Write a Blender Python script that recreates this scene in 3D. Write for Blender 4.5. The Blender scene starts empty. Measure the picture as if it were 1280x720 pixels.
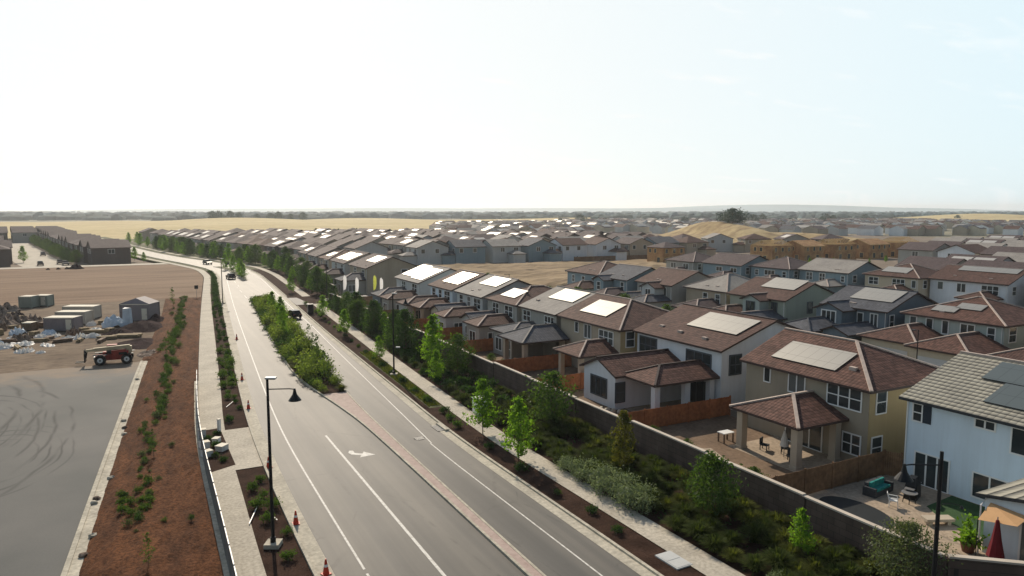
import bpy, bmesh, math, random
from mathutils import Vector, Matrix
R = math.radians
rnd = random.Random(7)
sc = bpy.context.scene
col = sc.collection

# ------------------------------------------------------------------ materials
class NT:
    def __init__(s, m):
        s.t = m.node_tree; s.n = s.t.nodes; s.l = s.t.links
    def new(s, ty, **k):
        n = s.n.new(ty)
        for a, v in k.items(): setattr(n, a, v)
        return n
    def put(s, sock, v):
        if isinstance(v, bpy.types.NodeSocket): s.l.new(v, sock)
        else:
            if sock.type == 'RGBA' and len(v) == 3: v = (*v, 1)
            sock.default_value = v
    def math(s, op, a, b=0.0, c=None):
        n = s.new('ShaderNodeMath', operation=op)
        s.put(n.inputs[0], a); s.put(n.inputs[1], b)
        if c is not None: s.put(n.inputs[2], c)
        return n.outputs[0]
    def vmath(s, op, a, b=(0, 0, 0)):
        n = s.new('ShaderNodeVectorMath', operation=op)
        s.put(n.inputs[0], a); s.put(n.inputs[1], b)
        return n.outputs['Value' if op in ('DOT_PRODUCT', 'LENGTH', 'DISTANCE') else 'Vector']
    def mix(s, f, a, b, mode='MIX'):
        n = s.new('ShaderNodeMix', data_type='RGBA', blend_type=mode)
        s.put(n.inputs[0], f); s.put(n.inputs[6], a); s.put(n.inputs[7], b)
        return n.outputs[2]
    def noise(s, vec, scale, detail=3.0, rough=0.55):
        n = s.new('ShaderNodeTexNoise')
        s.put(n.inputs['Vector'], vec); n.inputs['Scale'].default_value = scale
        n.inputs['Detail'].default_value = detail; n.inputs['Roughness'].default_value = rough
        return n.outputs[0]
    def ramp(s, f, lo, hi, a=0.0, b=1.0):
        n = s.new('ShaderNodeMapRange'); s.put(n.inputs[0], f)
        for i, v in enumerate((lo, hi, a, b)): n.inputs[i + 1].default_value = v
        return n.outputs[0]
    def pos(s): return s.new('ShaderNodeNewGeometry').outputs['Position']
    def bump(s, h, strength=0.3, dist=0.05):
        n = s.new('ShaderNodeBump'); s.put(n.inputs['Height'], h)
        n.inputs['Strength'].default_value = strength; n.inputs['Distance'].default_value = dist
        return n.outputs[0]

def base(name):
    m = bpy.data.materials.new(name); m.use_nodes = True
    t = NT(m); b = t.n['Principled BSDF']
    return m, t, b

def dim(c, k): return tuple(x * k for x in c)

def mat(name, c, rough=0.75, var=0.18, scale=0.6, c2=None, fine=None, bump=0.0, bscale=8.0, metal=0.0, spec=0.2, rand=0.0):
    """plain surface with broad and fine mottling"""
    m, t, b = base(name)
    p = t.pos()
    f = t.noise(p, scale, 4)
    colr = t.mix(t.ramp(f, 0.3, 0.7), dim(c, 1 - var), c2 if c2 else dim(c, 1 + var))
    if fine:
        g = t.noise(p, fine, 2)
        colr = t.mix(t.ramp(g, 0.25, 0.75), t.mix(1.0, colr, (0.72, 0.72, 0.72), 'MULTIPLY'), t.mix(1.0, colr, (1.2, 1.2, 1.2), 'MULTIPLY'))
    if rand:
        oi = t.new('ShaderNodeObjectInfo').outputs['Random']
        k = t.ramp(oi, 0, 1, 1 - rand, 1 + rand)
        cx = t.new('ShaderNodeCombineColor'); 
        for i in range(3): t.put(cx.inputs[i], k)
        colr = t.mix(1.0, colr, cx.outputs[0], 'MULTIPLY')
    if 'stucco' in name or 'siding' in name:
        sk = t.noise(t.vmath('MULTIPLY', p, (1.6, 1.6, .12)), 1.0, 4, .65); colr = t.mix(t.ramp(sk, .4, .72, 0, .45), colr, t.mix(1.0, colr, (.80, .79, .77), 'MULTIPLY'))
    t.put(b.inputs['Base Color'], colr)
    b.inputs['Roughness'].default_value = rough; b.inputs['Metallic'].default_value = metal
    b.inputs['Specular IOR Level'].default_value = spec
    if bump: t.put(b.inputs['Normal'], t.bump(t.noise(p, bscale, 4), bump, 0.1))
    return m

def roof_mat(name, c, row=0.135, dark=0.45, colw=0.33, var=0.2, pale=None):
    """tile courses follow lines of equal height, tile columns run down the slope"""
    m, t, b = base(name)
    g = t.new('ShaderNodeNewGeometry'); p = g.outputs['Position']
    tc = t.new('ShaderNodeTexCoord')
    sx = t.new('ShaderNodeSeparateXYZ'); t.put(sx.inputs[0], tc.outputs['Object'])
    z = t.math('DIVIDE', sx.outputs[2], row)
    fr = t.math('FRACT', z); rowi = t.math('FLOOR', z)
    side = t.vmath('NORMALIZE', t.vmath('CROSS_PRODUCT', (0, 0, 1), g.outputs['True Normal']))
    u = t.math('DIVIDE', t.vmath('DOT_PRODUCT', p, side), colw)
    u2 = t.math('ADD', u, t.math('MULTIPLY', t.math('MODULO', rowi, 2.0), 0.5))
    cell = t.new('ShaderNodeCombineXYZ'); t.put(cell.inputs[0], t.math('FLOOR', u2)); t.put(cell.inputs[1], rowi)
    wn = t.new('ShaderNodeTexWhiteNoise'); t.put(wn.inputs['Vector'], cell.outputs[0])
    colr = t.mix(wn.outputs['Value'], dim(c, 1 - var), dim(c, 1 + var))
    if pale: colr = t.mix(t.ramp(fr, 0.15, 0.75), colr, pale)
    colr = t.mix(t.ramp(t.noise(p, 0.5, 4), 0.35, 0.7), colr, t.mix(1.0, colr, (0.78, 0.78, 0.8), 'MULTIPLY'))
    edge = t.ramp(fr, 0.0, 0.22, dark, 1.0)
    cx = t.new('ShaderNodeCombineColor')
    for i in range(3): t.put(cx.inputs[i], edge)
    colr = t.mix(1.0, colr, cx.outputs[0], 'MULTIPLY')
    t.put(b.inputs['Base Color'], colr)
    b.inputs['Roughness'].default_value = 0.8; b.inputs['Specular IOR Level'].default_value = 0.12
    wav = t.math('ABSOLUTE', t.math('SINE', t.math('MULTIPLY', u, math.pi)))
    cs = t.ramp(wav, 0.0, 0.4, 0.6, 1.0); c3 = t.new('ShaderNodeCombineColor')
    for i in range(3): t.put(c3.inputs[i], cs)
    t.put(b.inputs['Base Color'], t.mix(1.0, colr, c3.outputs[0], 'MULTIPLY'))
    h = t.math('ADD', t.math('MULTIPLY', t.math('SUBTRACT', 1.0, fr), 0.7), t.math('MULTIPLY', wav, 0.5))
    t.put(b.inputs['Normal'], t.bump(h, 0.55, 0.06))
    return m

def leaf_mat(name, c, c2, trans=0.5, tc=None, rough=0.55, spec=.2):
    m = bpy.data.materials.new(name); m.use_nodes = True
    t = NT(m); t.n.clear()
    g = t.new('ShaderNodeNewGeometry')
    f = t.math('ADD', t.math('MULTIPLY', g.outputs['Random Per Island'], 0.6), t.math('MULTIPLY', t.noise(g.outputs['Position'], 0.8, 2), 0.4))
    colr = t.mix(t.ramp(f, 0.15, 0.85), c, c2)
    oi = t.new('ShaderNodeObjectInfo').outputs['Random']
    colr = t.mix(t.ramp(oi, 0, 1, 0.0, 0.35), colr, dim(c, 0.75))
    pb = t.new('ShaderNodeBsdfPrincipled'); t.put(pb.inputs['Base Color'], colr)
    pb.inputs['Roughness'].default_value = rough; pb.inputs['Specular IOR Level'].default_value = spec
    tr = t.new('ShaderNodeBsdfTranslucent')
    t.put(tr.inputs[0], t.mix(1.0, colr, tc or (1.5, 1.6, 0.6), 'MULTIPLY'))
    mx = t.new('ShaderNodeMixShader'); mx.inputs[0].default_value = trans
    t.l.new(pb.outputs[0], mx.inputs[1]); t.l.new(tr.outputs[0], mx.inputs[2])
    o = t.new('ShaderNodeOutputMaterial'); t.l.new(mx.outputs[0], o.inputs[0])
    return m

def panel_mat(name, c, rough, metal):
    m, t, b = base(name)
    tc = t.new('ShaderNodeTexCoord'); sx = t.new('ShaderNodeSeparateXYZ'); t.put(sx.inputs[0], tc.outputs['Object'])
    fy = t.math('FRACT', t.math('DIVIDE', sx.outputs[1], 1.05))
    fz = t.math('FRACT', t.math('DIVIDE', sx.outputs[0], 1.62))
    ln = t.math('MAXIMUM', t.ramp(fy, 0.03, 0.05, 1, 0), t.ramp(fz, 0.02, 0.035, 1, 0))
    t.put(b.inputs['Base Color'], t.mix(ln, c, dim(c, 0.66)))
    b.inputs['Roughness'].default_value = rough; b.inputs['Metallic'].default_value = metal
    return m

M = {}
def build_materials():
    M['white_wall'] = mat('white_stucco', (0.66, 0.69, 0.72), 0.85, 0.05, 0.3, bump=0.04, bscale=14, spec=.15)
    M['blue_white'] = mat('pale_blue_siding', (0.60, 0.70, 0.78), 0.8, 0.04, 0.3, bump=0.06, bscale=12)
    M['taupe'] = mat('taupe_stucco', (0.30, 0.26, 0.20), 0.85, 0.07, 0.3, bump=0.04, bscale=14, spec=.15)
    M['ochre'] = mat('bounce_toned_stucco', (0.40, 0.31, 0.17), 0.85, 0.07, 0.3, spec=.15)  # warmer sky and bounce light on end walls, put into the colour
    M['beige'] = mat('beige_stucco', (0.40, 0.34, 0.26), 0.85, 0.07, 0.3, spec=.15)
    M['grey_wall'] = mat('grey_stucco', (0.36, 0.35, 0.32), 0.85, 0.07, 0.3, spec=.15)
    M['lightgrey'] = mat('light_grey_stucco', (0.50, 0.51, 0.50), 0.85, 0.06, 0.3, spec=.15)
    M['mint'] = mat('grey_mint_stucco', (0.38, 0.43, 0.40), 0.85, 0.06, 0.3, spec=.15)
    M['slate_wall'] = mat('slate_blue_siding', (0.15, 0.19, 0.22), 0.8, 0.07, 0.3, spec=.15)
    M['teal_wall'] = mat('dusty_teal_siding', (0.235, 0.31, 0.345), 0.8, 0.07, 0.3, spec=.15)
    M['sage_wall'] = mat('sage_stucco', (0.33, 0.36, 0.30), 0.85, 0.07, 0.3, spec=.15)
    M['shaded_wall'] = mat('shade_toned_stucco', (0.13, 0.105, 0.095), 0.85, 0.1, 0.3)  # walls standing in shade: the shade is put into the base colour
    M['cream'] = mat('cream_stucco', (0.55, 0.48, 0.36), 0.85, 0.06, 0.3, spec=.15)
    M['osb'] = mat('raw_timber_sheathing', (0.36, 0.17, 0.07), 0.85, 0.3, 0.5, c2=(0.50, 0.30, 0.14), fine=3)
    M['studs'] = mat('pale_timber_studs', (0.62, 0.45, 0.22), 0.8, 0.15)
    M['terracotta'] = roof_mat('red_brown_tile', (0.122, 0.064, 0.050), var=.3, dark=.35)
    M['brown_roof'] = roof_mat('dark_brown_tile', (0.108, 0.061, 0.050), var=.25, dark=.4)
    M['purple_roof'] = roof_mat('grey_brown_tile', (0.105, 0.078, 0.078))
    M['slate_roof'] = roof_mat('slate_grey_tile', (0.095, 0.10, 0.115), dark=0.6)
    M['grey_roof'] = roof_mat('pale_grey_tile', (0.30, 0.28, 0.255), dark=0.75, var=0.08)
    M['stripe_roof'] = roof_mat('weathered_striped_tile', (0.12, 0.12, 0.11), row=0.15, dark=0.25, colw=0.45, var=0.3, pale=(0.40, 0.38, 0.31))
    M['fascia'] = mat('dark_brown_fascia', (0.06, 0.04, 0.035), 0.6, 0.05)
    M['fascia_grey'] = mat('charcoal_fascia', (0.035, 0.04, 0.045), 0.55, 0.05)
    M['cap'] = mat('pale_mortar_ridge', (0.44, 0.36, 0.31), 0.8, 0.15, 2.0)
    M['trim'] = mat('white_trim', (0.72, 0.72, 0.70), 0.6, 0.03)
    M['dark_trim'] = mat('charcoal_trim', (0.07, 0.085, 0.10), 0.5, 0.03)
    M['shutter'] = mat('navy_shutter', (0.025, 0.035, 0.05), 0.6, 0.03)
    m, t, b = base('dark_window_glass')
    gl = t.mix(t.noise(t.pos(), 0.7, 2), (0.012, 0.016, 0.018), (0.05, 0.065, 0.07)); rn = t.new('ShaderNodeObjectInfo').outputs['Random']
    t.put(b.inputs['Base Color'], t.mix(t.ramp(rn, .62, .95, 0, .75), gl, (0.17, 0.18, 0.17)))
    b.inputs['Roughness'].default_value = 0.06; b.inputs['Specular IOR Level'].default_value = 0.7
    M['glass'] = m
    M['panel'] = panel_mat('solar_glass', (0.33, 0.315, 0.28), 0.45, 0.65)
    M['panel_dim_sky'] = panel_mat('dim_reflection_solar_glass', (0.13, 0.15, 0.14), 0.35, 0.5)  # darker base colour paints a reflection of dimmer sky
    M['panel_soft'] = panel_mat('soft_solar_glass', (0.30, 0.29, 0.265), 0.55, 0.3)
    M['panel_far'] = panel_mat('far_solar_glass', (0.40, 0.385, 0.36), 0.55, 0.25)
    M['panel_edge'] = mat('black_panel_rail', (0.03, 0.03, 0.03), 0.5, 0.03)
    M['garage'] = mat('white_garage_door', (0.55, 0.55, 0.53), 0.6, 0.04)
    M['post_tan'] = mat('tan_post', (0.42, 0.36, 0.28), 0.8, 0.05)
    M['concrete'] = mat('pale_concrete', (0.42, 0.38, 0.31), 0.85, 0.16, 0.35, fine=5, bump=0.05)
    M['kerb'] = mat('kerb_concrete', (0.42, 0.385, 0.31), 0.85, 0.2, 0.5, fine=4, bump=0.08)
    M['patio'] = mat('tan_patio_and_sunlit_soil', (0.34, 0.27, 0.20), 0.9, 0.12, 0.4, fine=4)
    M['yard_dirt'] = mat('brown_yard_soil', (0.17, 0.115, 0.075), 0.95, 0.25, 0.3, fine=3, bump=0.15)
    M['paver'] = None
    M['bark'] = mat('bark', (0.09, 0.065, 0.045), 0.9, 0.2, 4)
    M['mulch_dark'] = mat('dark_bark_mulch', (0.045, 0.026, 0.019), 0.95, 0.4, 0.7, fine=7, bump=0.5, bscale=9, spec=.03)
    M['black'] = mat('black_powder_coat', (0.012, 0.013, 0.015), 0.45, 0.03)
    M['led'] = mat('pale_lamp_head', (0.62, 0.62, 0.60), 0.4, 0.03)
    M['galv'] = mat('galvanised_wire', (0.20, 0.21, 0.21), 0.6, 0.06, metal=0.2)
    M['wall_block'] = mat('brown_block_wall', (0.085, 0.062, 0.052), 0.9, 0.15, 0.4, fine=3, bump=0.1)
    M['wall_cap'] = mat('pale_wall_cap', (0.48, 0.42, 0.35), 0.8, 0.1, 1)
    M['cedar'] = mat('orange_cedar_boards', (0.37, 0.135, 0.055), 0.8, 0.2, 0.9, fine=3)
    M['cedar_brown'] = mat('brown_cedar_boards', (0.20, 0.115, 0.062), 0.85, 0.22, 0.9, fine=3)
    M['cone'] = mat('orange_red_plastic', (0.50, 0.05, 0.025), 0.5, 0.05)
    M['cone_band'] = mat('white_reflective_band', (0.75, 0.75, 0.73), 0.4, 0.03)
    M['rubber'] = mat('black_rubber', (0.016, 0.016, 0.017), 0.8, 0.1)
    M['red_paint'] = mat('red_machine_paint', (0.25, 0.03, 0.022), 0.55, 0.3, 2.2)
    M['cream_paint'] = mat('cream_machine_paint', (0.50, 0.42, 0.27), 0.5, 0.12, 1.2)
    M['steel'] = mat('grey_steel', (0.28, 0.28, 0.28), 0.45, 0.1, metal=0.6)
    M['carton'] = mat('utility_box_white', (0.70, 0.70, 0.68), 0.55, 0.03)
    M['box_mauve'] = mat('mauve_container_steel', (0.20, 0.175, 0.185), 0.7, 0.08, 0.6)
    M['box_beige'] = mat('beige_container_steel', (0.42, 0.39, 0.34), 0.7, 0.08, 0.6)
    M['box_cream'] = mat('cream_container_roof', (0.62, 0.57, 0.47), 0.7, 0.06, 0.6)
    M['box_green'] = mat('grey_green_container', (0.22, 0.25, 0.22), 0.7, 0.08, 0.6)
    M['box_brown'] = mat('brown_crate_timber', (0.15, 0.10, 0.07), 0.8, 0.2, 1)
    M['white_sheet'] = mat('white_plastic_sheet', (0.70, 0.67, 0.62), 0.5, 0.12, 1.2)
    M['blue_sheet'] = mat('pale_blue_tarpaulin', (0.46, 0.52, 0.58), 0.5, 0.12, 1.2)
    M['rubble'] = mat('mixed_rubble', (0.11, 0.075, 0.058), 0.9, 0.5, 1.1, c2=(0.34, 0.27, 0.22), fine=3, spec=.05)
    M['dark_soil'] = mat('dark_stockpile_soil', (0.042, 0.028, 0.028), 0.95, 0.35, 0.8, fine=4, bump=0.3, spec=.02)
    M['wood_old'] = mat('weathered_planks', (0.26, 0.20, 0.12), 0.85, 0.25, 1.2)
    M['gold'] = None
    M['car_black'] = mat('black_car_paint', (0.012, 0.012, 0.014), 0.2, 0.02)
    M['car_grey'] = mat('dark_grey_car_paint', (0.06, 0.06, 0.065), 0.25, 0.02)
    M['car_white'] = mat('white_car_paint', (0.6, 0.6, 0.6), 0.25, 0.02)
    M['flag_white'] = leaf_mat('white_flag_cloth', (0.75, 0.75, 0.75), (0.8, 0.8, 0.8), 0.5, (1, 1, 1))
    M['flag_yellow'] = leaf_mat('yellow_green_flag_cloth', (0.42, 0.46, 0.08), (0.5, 0.54, 0.1), 0.5, (1, 1, 1))
    M['wicker'] = mat('dark_grey_wicker', (0.05, 0.055, 0.06), 0.8, 0.2, 9)
    M['teal'] = mat('teal_cushion', (0.02, 0.21, 0.19), 0.8, 0.1, 2)
    M['plastic_white'] = mat('white_garden_plastic', (0.7, 0.7, 0.68), 0.5, 0.03)
    M['red_cloth'] = mat('dark_red_canvas', (0.14, 0.014, 0.02), 0.85, 0.1, 2)
    M['tan_cloth'] = mat('tan_canvas', (0.50, 0.30, 0.15), 0.85, 0.08, 2)
    M['terracotta_pot'] = mat('brown_pot', (0.15, 0.07, 0.045), 0.8, 0.1, 2)
    M['dark_mat'] = mat('dark_oval_surface', (0.018, 0.022, 0.024), 0.6, 0.15, 1)
    M['turf'] = mat('artificial_turf', (0.035, 0.075, 0.028), 0.95, 0.2, 1.5, fine=12, bump=0.2)
    M['street'] = mat('estate_asphalt', (0.12, 0.115, 0.11), 0.7, 0.15, 0.2, fine=4)
    # leaves
    M['leaf_lime'] = leaf_mat('lime_leaves', (0.065, 0.14, 0.018), (0.17, 0.28, 0.04), 0.55)
    M['leaf_green'] = leaf_mat('mid_green_leaves', (0.035, 0.068, 0.02), (0.085, 0.135, 0.038), 0.45)
    M['leaf_median'] = leaf_mat('sunlit_shrub_leaves', (0.065, 0.10, 0.028), (0.19, 0.235, 0.075), 0.55)
    M['leaf_dark'] = leaf_mat('dark_green_leaves', (0.022, 0.048, 0.018), (0.055, 0.105, 0.032), 0.38)
    M['leaf_sage'] = leaf_mat('sage_leaves', (0.10, 0.14, 0.08), (0.26, 0.30, 0.18), 0.4, (1.2, 1.25, 0.8))
    M['leaf_olive'] = leaf_mat('olive_leaves', (0.06, 0.085, 0.04), (0.13, 0.16, 0.08), 0.4, (1.3, 1.3, 0.7))
    M['leaf_bronze'] = leaf_mat('bronze_leaves', (0.06, 0.055, 0.015), (0.13, 0.13, 0.03), 0.45)
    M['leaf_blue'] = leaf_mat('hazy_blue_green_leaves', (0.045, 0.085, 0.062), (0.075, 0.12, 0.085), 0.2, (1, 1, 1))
    M['blade'] = leaf_mat('dark_grass_blades', (0.028, 0.044, 0.014), (0.090, 0.112, 0.032), 0.35, rough=.9, spec=.03)
    M['blade_olive'] = leaf_mat('olive_grass_blades', (0.055, 0.07, 0.02), (0.145, 0.155, 0.042), 0.4, rough=.9, spec=.03)

def special_materials():
    # road asphalt: warm grey with streaks along the driving direction
    m, t, b = base('road_asphalt'); p = t.pos()
    st = t.vmath('MULTIPLY', p, (1.1, 0.035, 1)); f = t.noise(st, 1.0, 4); g = t.noise(p, 0.12, 4); h = t.noise(p, 14, 2)
    c = t.mix(t.ramp(f, 0.32, 0.68), (0.056, 0.056, 0.054), (0.104, 0.100, 0.092))
    c = t.mix(t.ramp(g, 0.35, 0.7), c, t.mix(1.0, c, (0.62, 0.65, 0.66), 'MULTIPLY'))
    lane = t.noise(t.vmath('MULTIPLY', p, (.55, .006, 1)), 1.0, 3); c = t.mix(t.ramp(lane, .38, .62), t.mix(1.0, c, (0.58, 0.59, 0.60), 'MULTIPLY'), t.mix(1.0, c, (1.18, 1.11, 1.02), 'MULTIPLY'))
    blot = t.noise(p, .55, 5, .7); c = t.mix(t.ramp(blot, .62, .72), c, t.mix(1.0, c, (0.7, 0.7, 0.7), 'MULTIPLY'))
    vo = t.new('ShaderNodeTexVoronoi', feature='DISTANCE_TO_EDGE'); t.put(vo.inputs['Vector'], t.vmath('ADD', t.vmath('MULTIPLY', p, (.16, .07, 1)), t.vmath('MULTIPLY', t.new('ShaderNodeTexNoise').outputs['Color'], (.0, .0, 0)))); vo.inputs['Scale'].default_value = 1.0
    c = t.mix(t.math('MULTIPLY', t.ramp(vo.outputs[0], .003, .010, 1, 0), t.ramp(blot, .45, .6)), c, t.mix(1.0, c, (0.55, 0.55, 0.55), 'MULTIPLY'))
    c = t.mix(t.ramp(h, 0.3, 0.7), t.mix(1.0, c, (0.86, 0.86, 0.86), 'MULTIPLY'), c)
    t.put(b.inputs['Base Color'], c); b.inputs['Roughness'].default_value = 0.66; b.inputs['Specular IOR Level'].default_value = 0.34
    t.put(b.inputs['Normal'], t.bump(h, 0.2, 0.01)); M['asphalt'] = m
    # parking lot with circular tyre scuffs
    m, t, b = base('parking_asphalt'); p = t.pos()
    g = t.noise(p, 0.10, 4); h = t.noise(p, 9, 2)
    c = t.mix(t.ramp(g, 0.3, 0.7), (0.098, 0.102, 0.098), (0.148, 0.144, 0.136))
    c = t.mix(t.ramp(h, 0.3, 0.7), t.mix(1.0, c, (0.9, 0.9, 0.9), 'MULTIPLY'), c)
    sx = t.new('ShaderNodeSeparateXYZ'); t.put(sx.inputs[0], p)
    wob = t.noise(p, 0.16, 2)
    tot = None
    for (cx, cy, sx_, sy_, r0, r1, step, seed) in ((-15.2, 75, 1, .50, 3.2, 7.2, 0.95, 0), (-14.0, 72.5, 1, .42, 5.2, 8.4, 1.25, 4), (-17.5, 81, 1, .40, 3.0, 9.0, 1.9, 9), (-10.5, 66, 1, .55, 2.4, 5.0, .8, 13), (-21, 70, 1, .6, 4, 10, 1.5, 17)):
        v = t.vmath('MULTIPLY', t.vmath('SUBTRACT', p, (cx, cy, 0)), (sx_, sy_, 0))
        r = t.math('ADD', t.vmath('LENGTH', v), t.ramp(wob, 0, 1, -0.45, 0.45))
        fr = t.math('FRACT', t.math('DIVIDE', r, step))
        ring = t.ramp(t.math('ABSOLUTE', t.math('SUBTRACT', fr, 0.5)), 0.0, 0.17, 1, 0)
        msk = t.math('MULTIPLY', t.ramp(r, r0, r0 + .5), t.ramp(r, r1, r1 + .5, 1, 0))
        k = t.ramp(t.noise(t.vmath('ADD', p, (seed * 7, seed, 0)), 0.11, 2), 0.44, 0.56)
        q = t.math('MULTIPLY', t.math('MULTIPLY', ring, msk), k)
        tot = q if tot is None else t.math('MAXIMUM', tot, q)
    c = t.mix(t.math('MULTIPLY', tot, 0.8), c, (0.035, 0.035, 0.036))
    dirt = t.math('ADD', t.ramp(sx.outputs[1], 88, 101, 0, .55), t.math('SUBTRACT', t.noise(p, .3, 5, .65), .5)); c = t.mix(t.ramp(dirt, .18, .5, 0, .85), c, (0.21, 0.16, 0.115))
    t.put(b.inputs['Base Color'], c); b.inputs['Roughness'].default_value = 0.8; b.inputs['Specular IOR Level'].default_value = 0.12
    M['parking'] = m
    # red-brown mulch bank
    m, t, b = base('red_brown_mulch'); p = t.pos()
    st = t.vmath('MULTIPLY', p, (1.0, 0.25, 1)); f = t.noise(st, 0.9, 5); h = t.noise(p, 5.5, 5, 0.7); h2 = t.noise(p, 16, 3, 0.7)
    c = t.mix(t.ramp(f, 0.3, 0.72), (0.068, 0.027, 0.012), (0.172, 0.068, 0.027))
    c = t.mix(t.ramp(h, 0.38, 0.62), t.mix(1.0, c, (0.42, 0.42, 0.42), 'MULTIPLY'), t.mix(1.0, c, (1.25, 1.25, 1.25), 'MULTIPLY'))
    c = t.mix(t.ramp(h2, 0.6, 0.75), c, (0.25, 0.13, 0.07))
    t.put(b.inputs['Base Color'], c); b.inputs['Roughness'].default_value = 0.95; b.inputs['Specular IOR Level'].default_value = 0.1
    t.put(b.inputs['Normal'], t.bump(t.math('ADD', h, t.math('MULTIPLY', h2, .5)), 0.8, 0.15)); M['mulch'] = m
    # bare graded soil, construction yard, dry fields
    def soil(name, a, c_, d, sx_=0.25, k=0.05, fine=1.6):
        m, t, b = base(name); p = t.pos()
        f = t.noise(t.vmath('MULTIPLY', p, (sx_, 1, 1)), k, 5, 0.6); h = t.noise(p, fine, 4, 0.65); e = t.noise(t.vmath('MULTIPLY', p, (sx_, 1, 1)), k * 6, 4)
        c = t.mix(t.ramp(f, 0.3, 0.7), a, c_)
        c = t.mix(t.ramp(e, 0.45, 0.75), c, d)
        c = t.mix(t.ramp(h, 0.3, 0.7), t.mix(1.0, c, (0.75, 0.75, 0.75), 'MULTIPLY'), c)
        t.put(b.inputs['Base Color'], c); b.inputs['Roughness'].default_value = 0.95; b.inputs['Specular IOR Level'].default_value = 0.1
        t.put(b.inputs['Normal'], t.bump(h, 0.3, 0.15))
        M[name] = m
    soil('graded_soil', (0.20, 0.13, 0.084), (0.275, 0.19, 0.127), (0.14, 0.088, 0.058), 0.12, 0.045)
    soil('yard_soil', (0.155, 0.112, 0.077), (0.245, 0.185, 0.13), (0.085, 0.062, 0.047), 0.5, 0.16)
    soil('estate_soil', (0.20, 0.165, 0.13), (0.26, 0.21, 0.165), (0.15, 0.12, 0.095), 0.6, 0.03)
    soil('dry_field', (0.27, 0.195, 0.115), (0.40, 0.30, 0.185), (0.17, 0.12, 0.075), 0.35, 0.05)
    soil('golden_grass', (0.50, 0.40, 0.20), (0.60, 0.50, 0.28), (0.44, 0.34, 0.17), 0.2, 0.008, 0.15)
    soil('hill_grass', (0.34, 0.25, 0.13), (0.52, 0.41, 0.23), (0.18, 0.115, 0.062), 0.5, 0.035, 0.3)
    soil('far_plain', (0.20, 0.19, 0.14), (0.33, 0.28, 0.19), (0.12, 0.15, 0.12), 0.15, 0.004, 0.05)
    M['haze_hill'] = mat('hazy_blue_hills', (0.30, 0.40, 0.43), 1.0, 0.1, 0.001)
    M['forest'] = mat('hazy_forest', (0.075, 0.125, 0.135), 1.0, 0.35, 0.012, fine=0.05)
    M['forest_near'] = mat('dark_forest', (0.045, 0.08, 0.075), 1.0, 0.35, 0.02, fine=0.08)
    M['lawn'] = mat('short_lawn', (0.075, 0.08, 0.030), 0.95, 0.3, 0.8, fine=6, bump=0.3)
    # pinkish stamped median paving
    m, t, b = base('stamped_median'); p = t.pos()
    br = t.new('ShaderNodeTexBrick'); t.put(br.inputs['Vector'], p); br.inputs['Scale'].default_value = 2.2
    br.inputs['Color1'].default_value = (0.36, 0.26, 0.22, 1); br.inputs['Color2'].default_value = (0.29, 0.20, 0.17, 1); br.inputs['Mortar'].default_value = (0.22, 0.17, 0.15, 1)
    c = t.mix(t.ramp(t.noise(p, 3, 3), .3, .7), br.outputs[0], (0.40, 0.31, 0.27))
    t.put(b.inputs['Base Color'], c); b.inputs['Roughness'].default_value = 0.85; M['paver'] = m
    # lane paint, worn
    m, t, b = base('worn_white_paint'); p = t.pos()
    t.put(b.inputs['Base Color'], t.mix(t.ramp(t.noise(p, 3.5, 4), 0.42, 0.66), (0.58, 0.57, 0.53), (0.36, 0.345, 0.315)))
    b.inputs['Roughness'].default_value = 0.7; M['paint'] = m
    m, t, b = base('brown_block_wall'); p = t.pos(); q = t.new('ShaderNodeSeparateXYZ'); t.put(q.inputs[0], p); cv = t.new('ShaderNodeCombineXYZ')
    t.put(cv.inputs[0], t.math('ADD', q.outputs[1], q.outputs[0])); t.put(cv.inputs[1], q.outputs[2])
    br = t.new('ShaderNodeTexBrick'); t.put(br.inputs['Vector'], cv.outputs[0]); br.inputs['Scale'].default_value = 1.0; br.inputs['Brick Width'].default_value = .8; br.inputs['Row Height'].default_value = .4; br.inputs['Mortar Size'].default_value = .012
    br.inputs['Color1'].default_value = (0.145, 0.105, 0.085, 1); br.inputs['Color2'].default_value = (0.118, 0.085, 0.069, 1); br.inputs['Mortar'].default_value = (0.062, 0.05, 0.045, 1)
    st = t.noise(t.vmath('MULTIPLY', p, (1, 1, .18)), 1.2, 4)
    t.put(b.inputs['Base Color'], t.mix(t.ramp(st, .35, .7), t.mix(1.0, br.outputs[0], (.7, .7, .72), 'MULTIPLY'), br.outputs[0])); b.inputs['Roughness'].default_value = .9; b.inputs['Specular IOR Level'].default_value = .1
    M['wall_block'] = m
build_materials(); special_materials()

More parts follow.
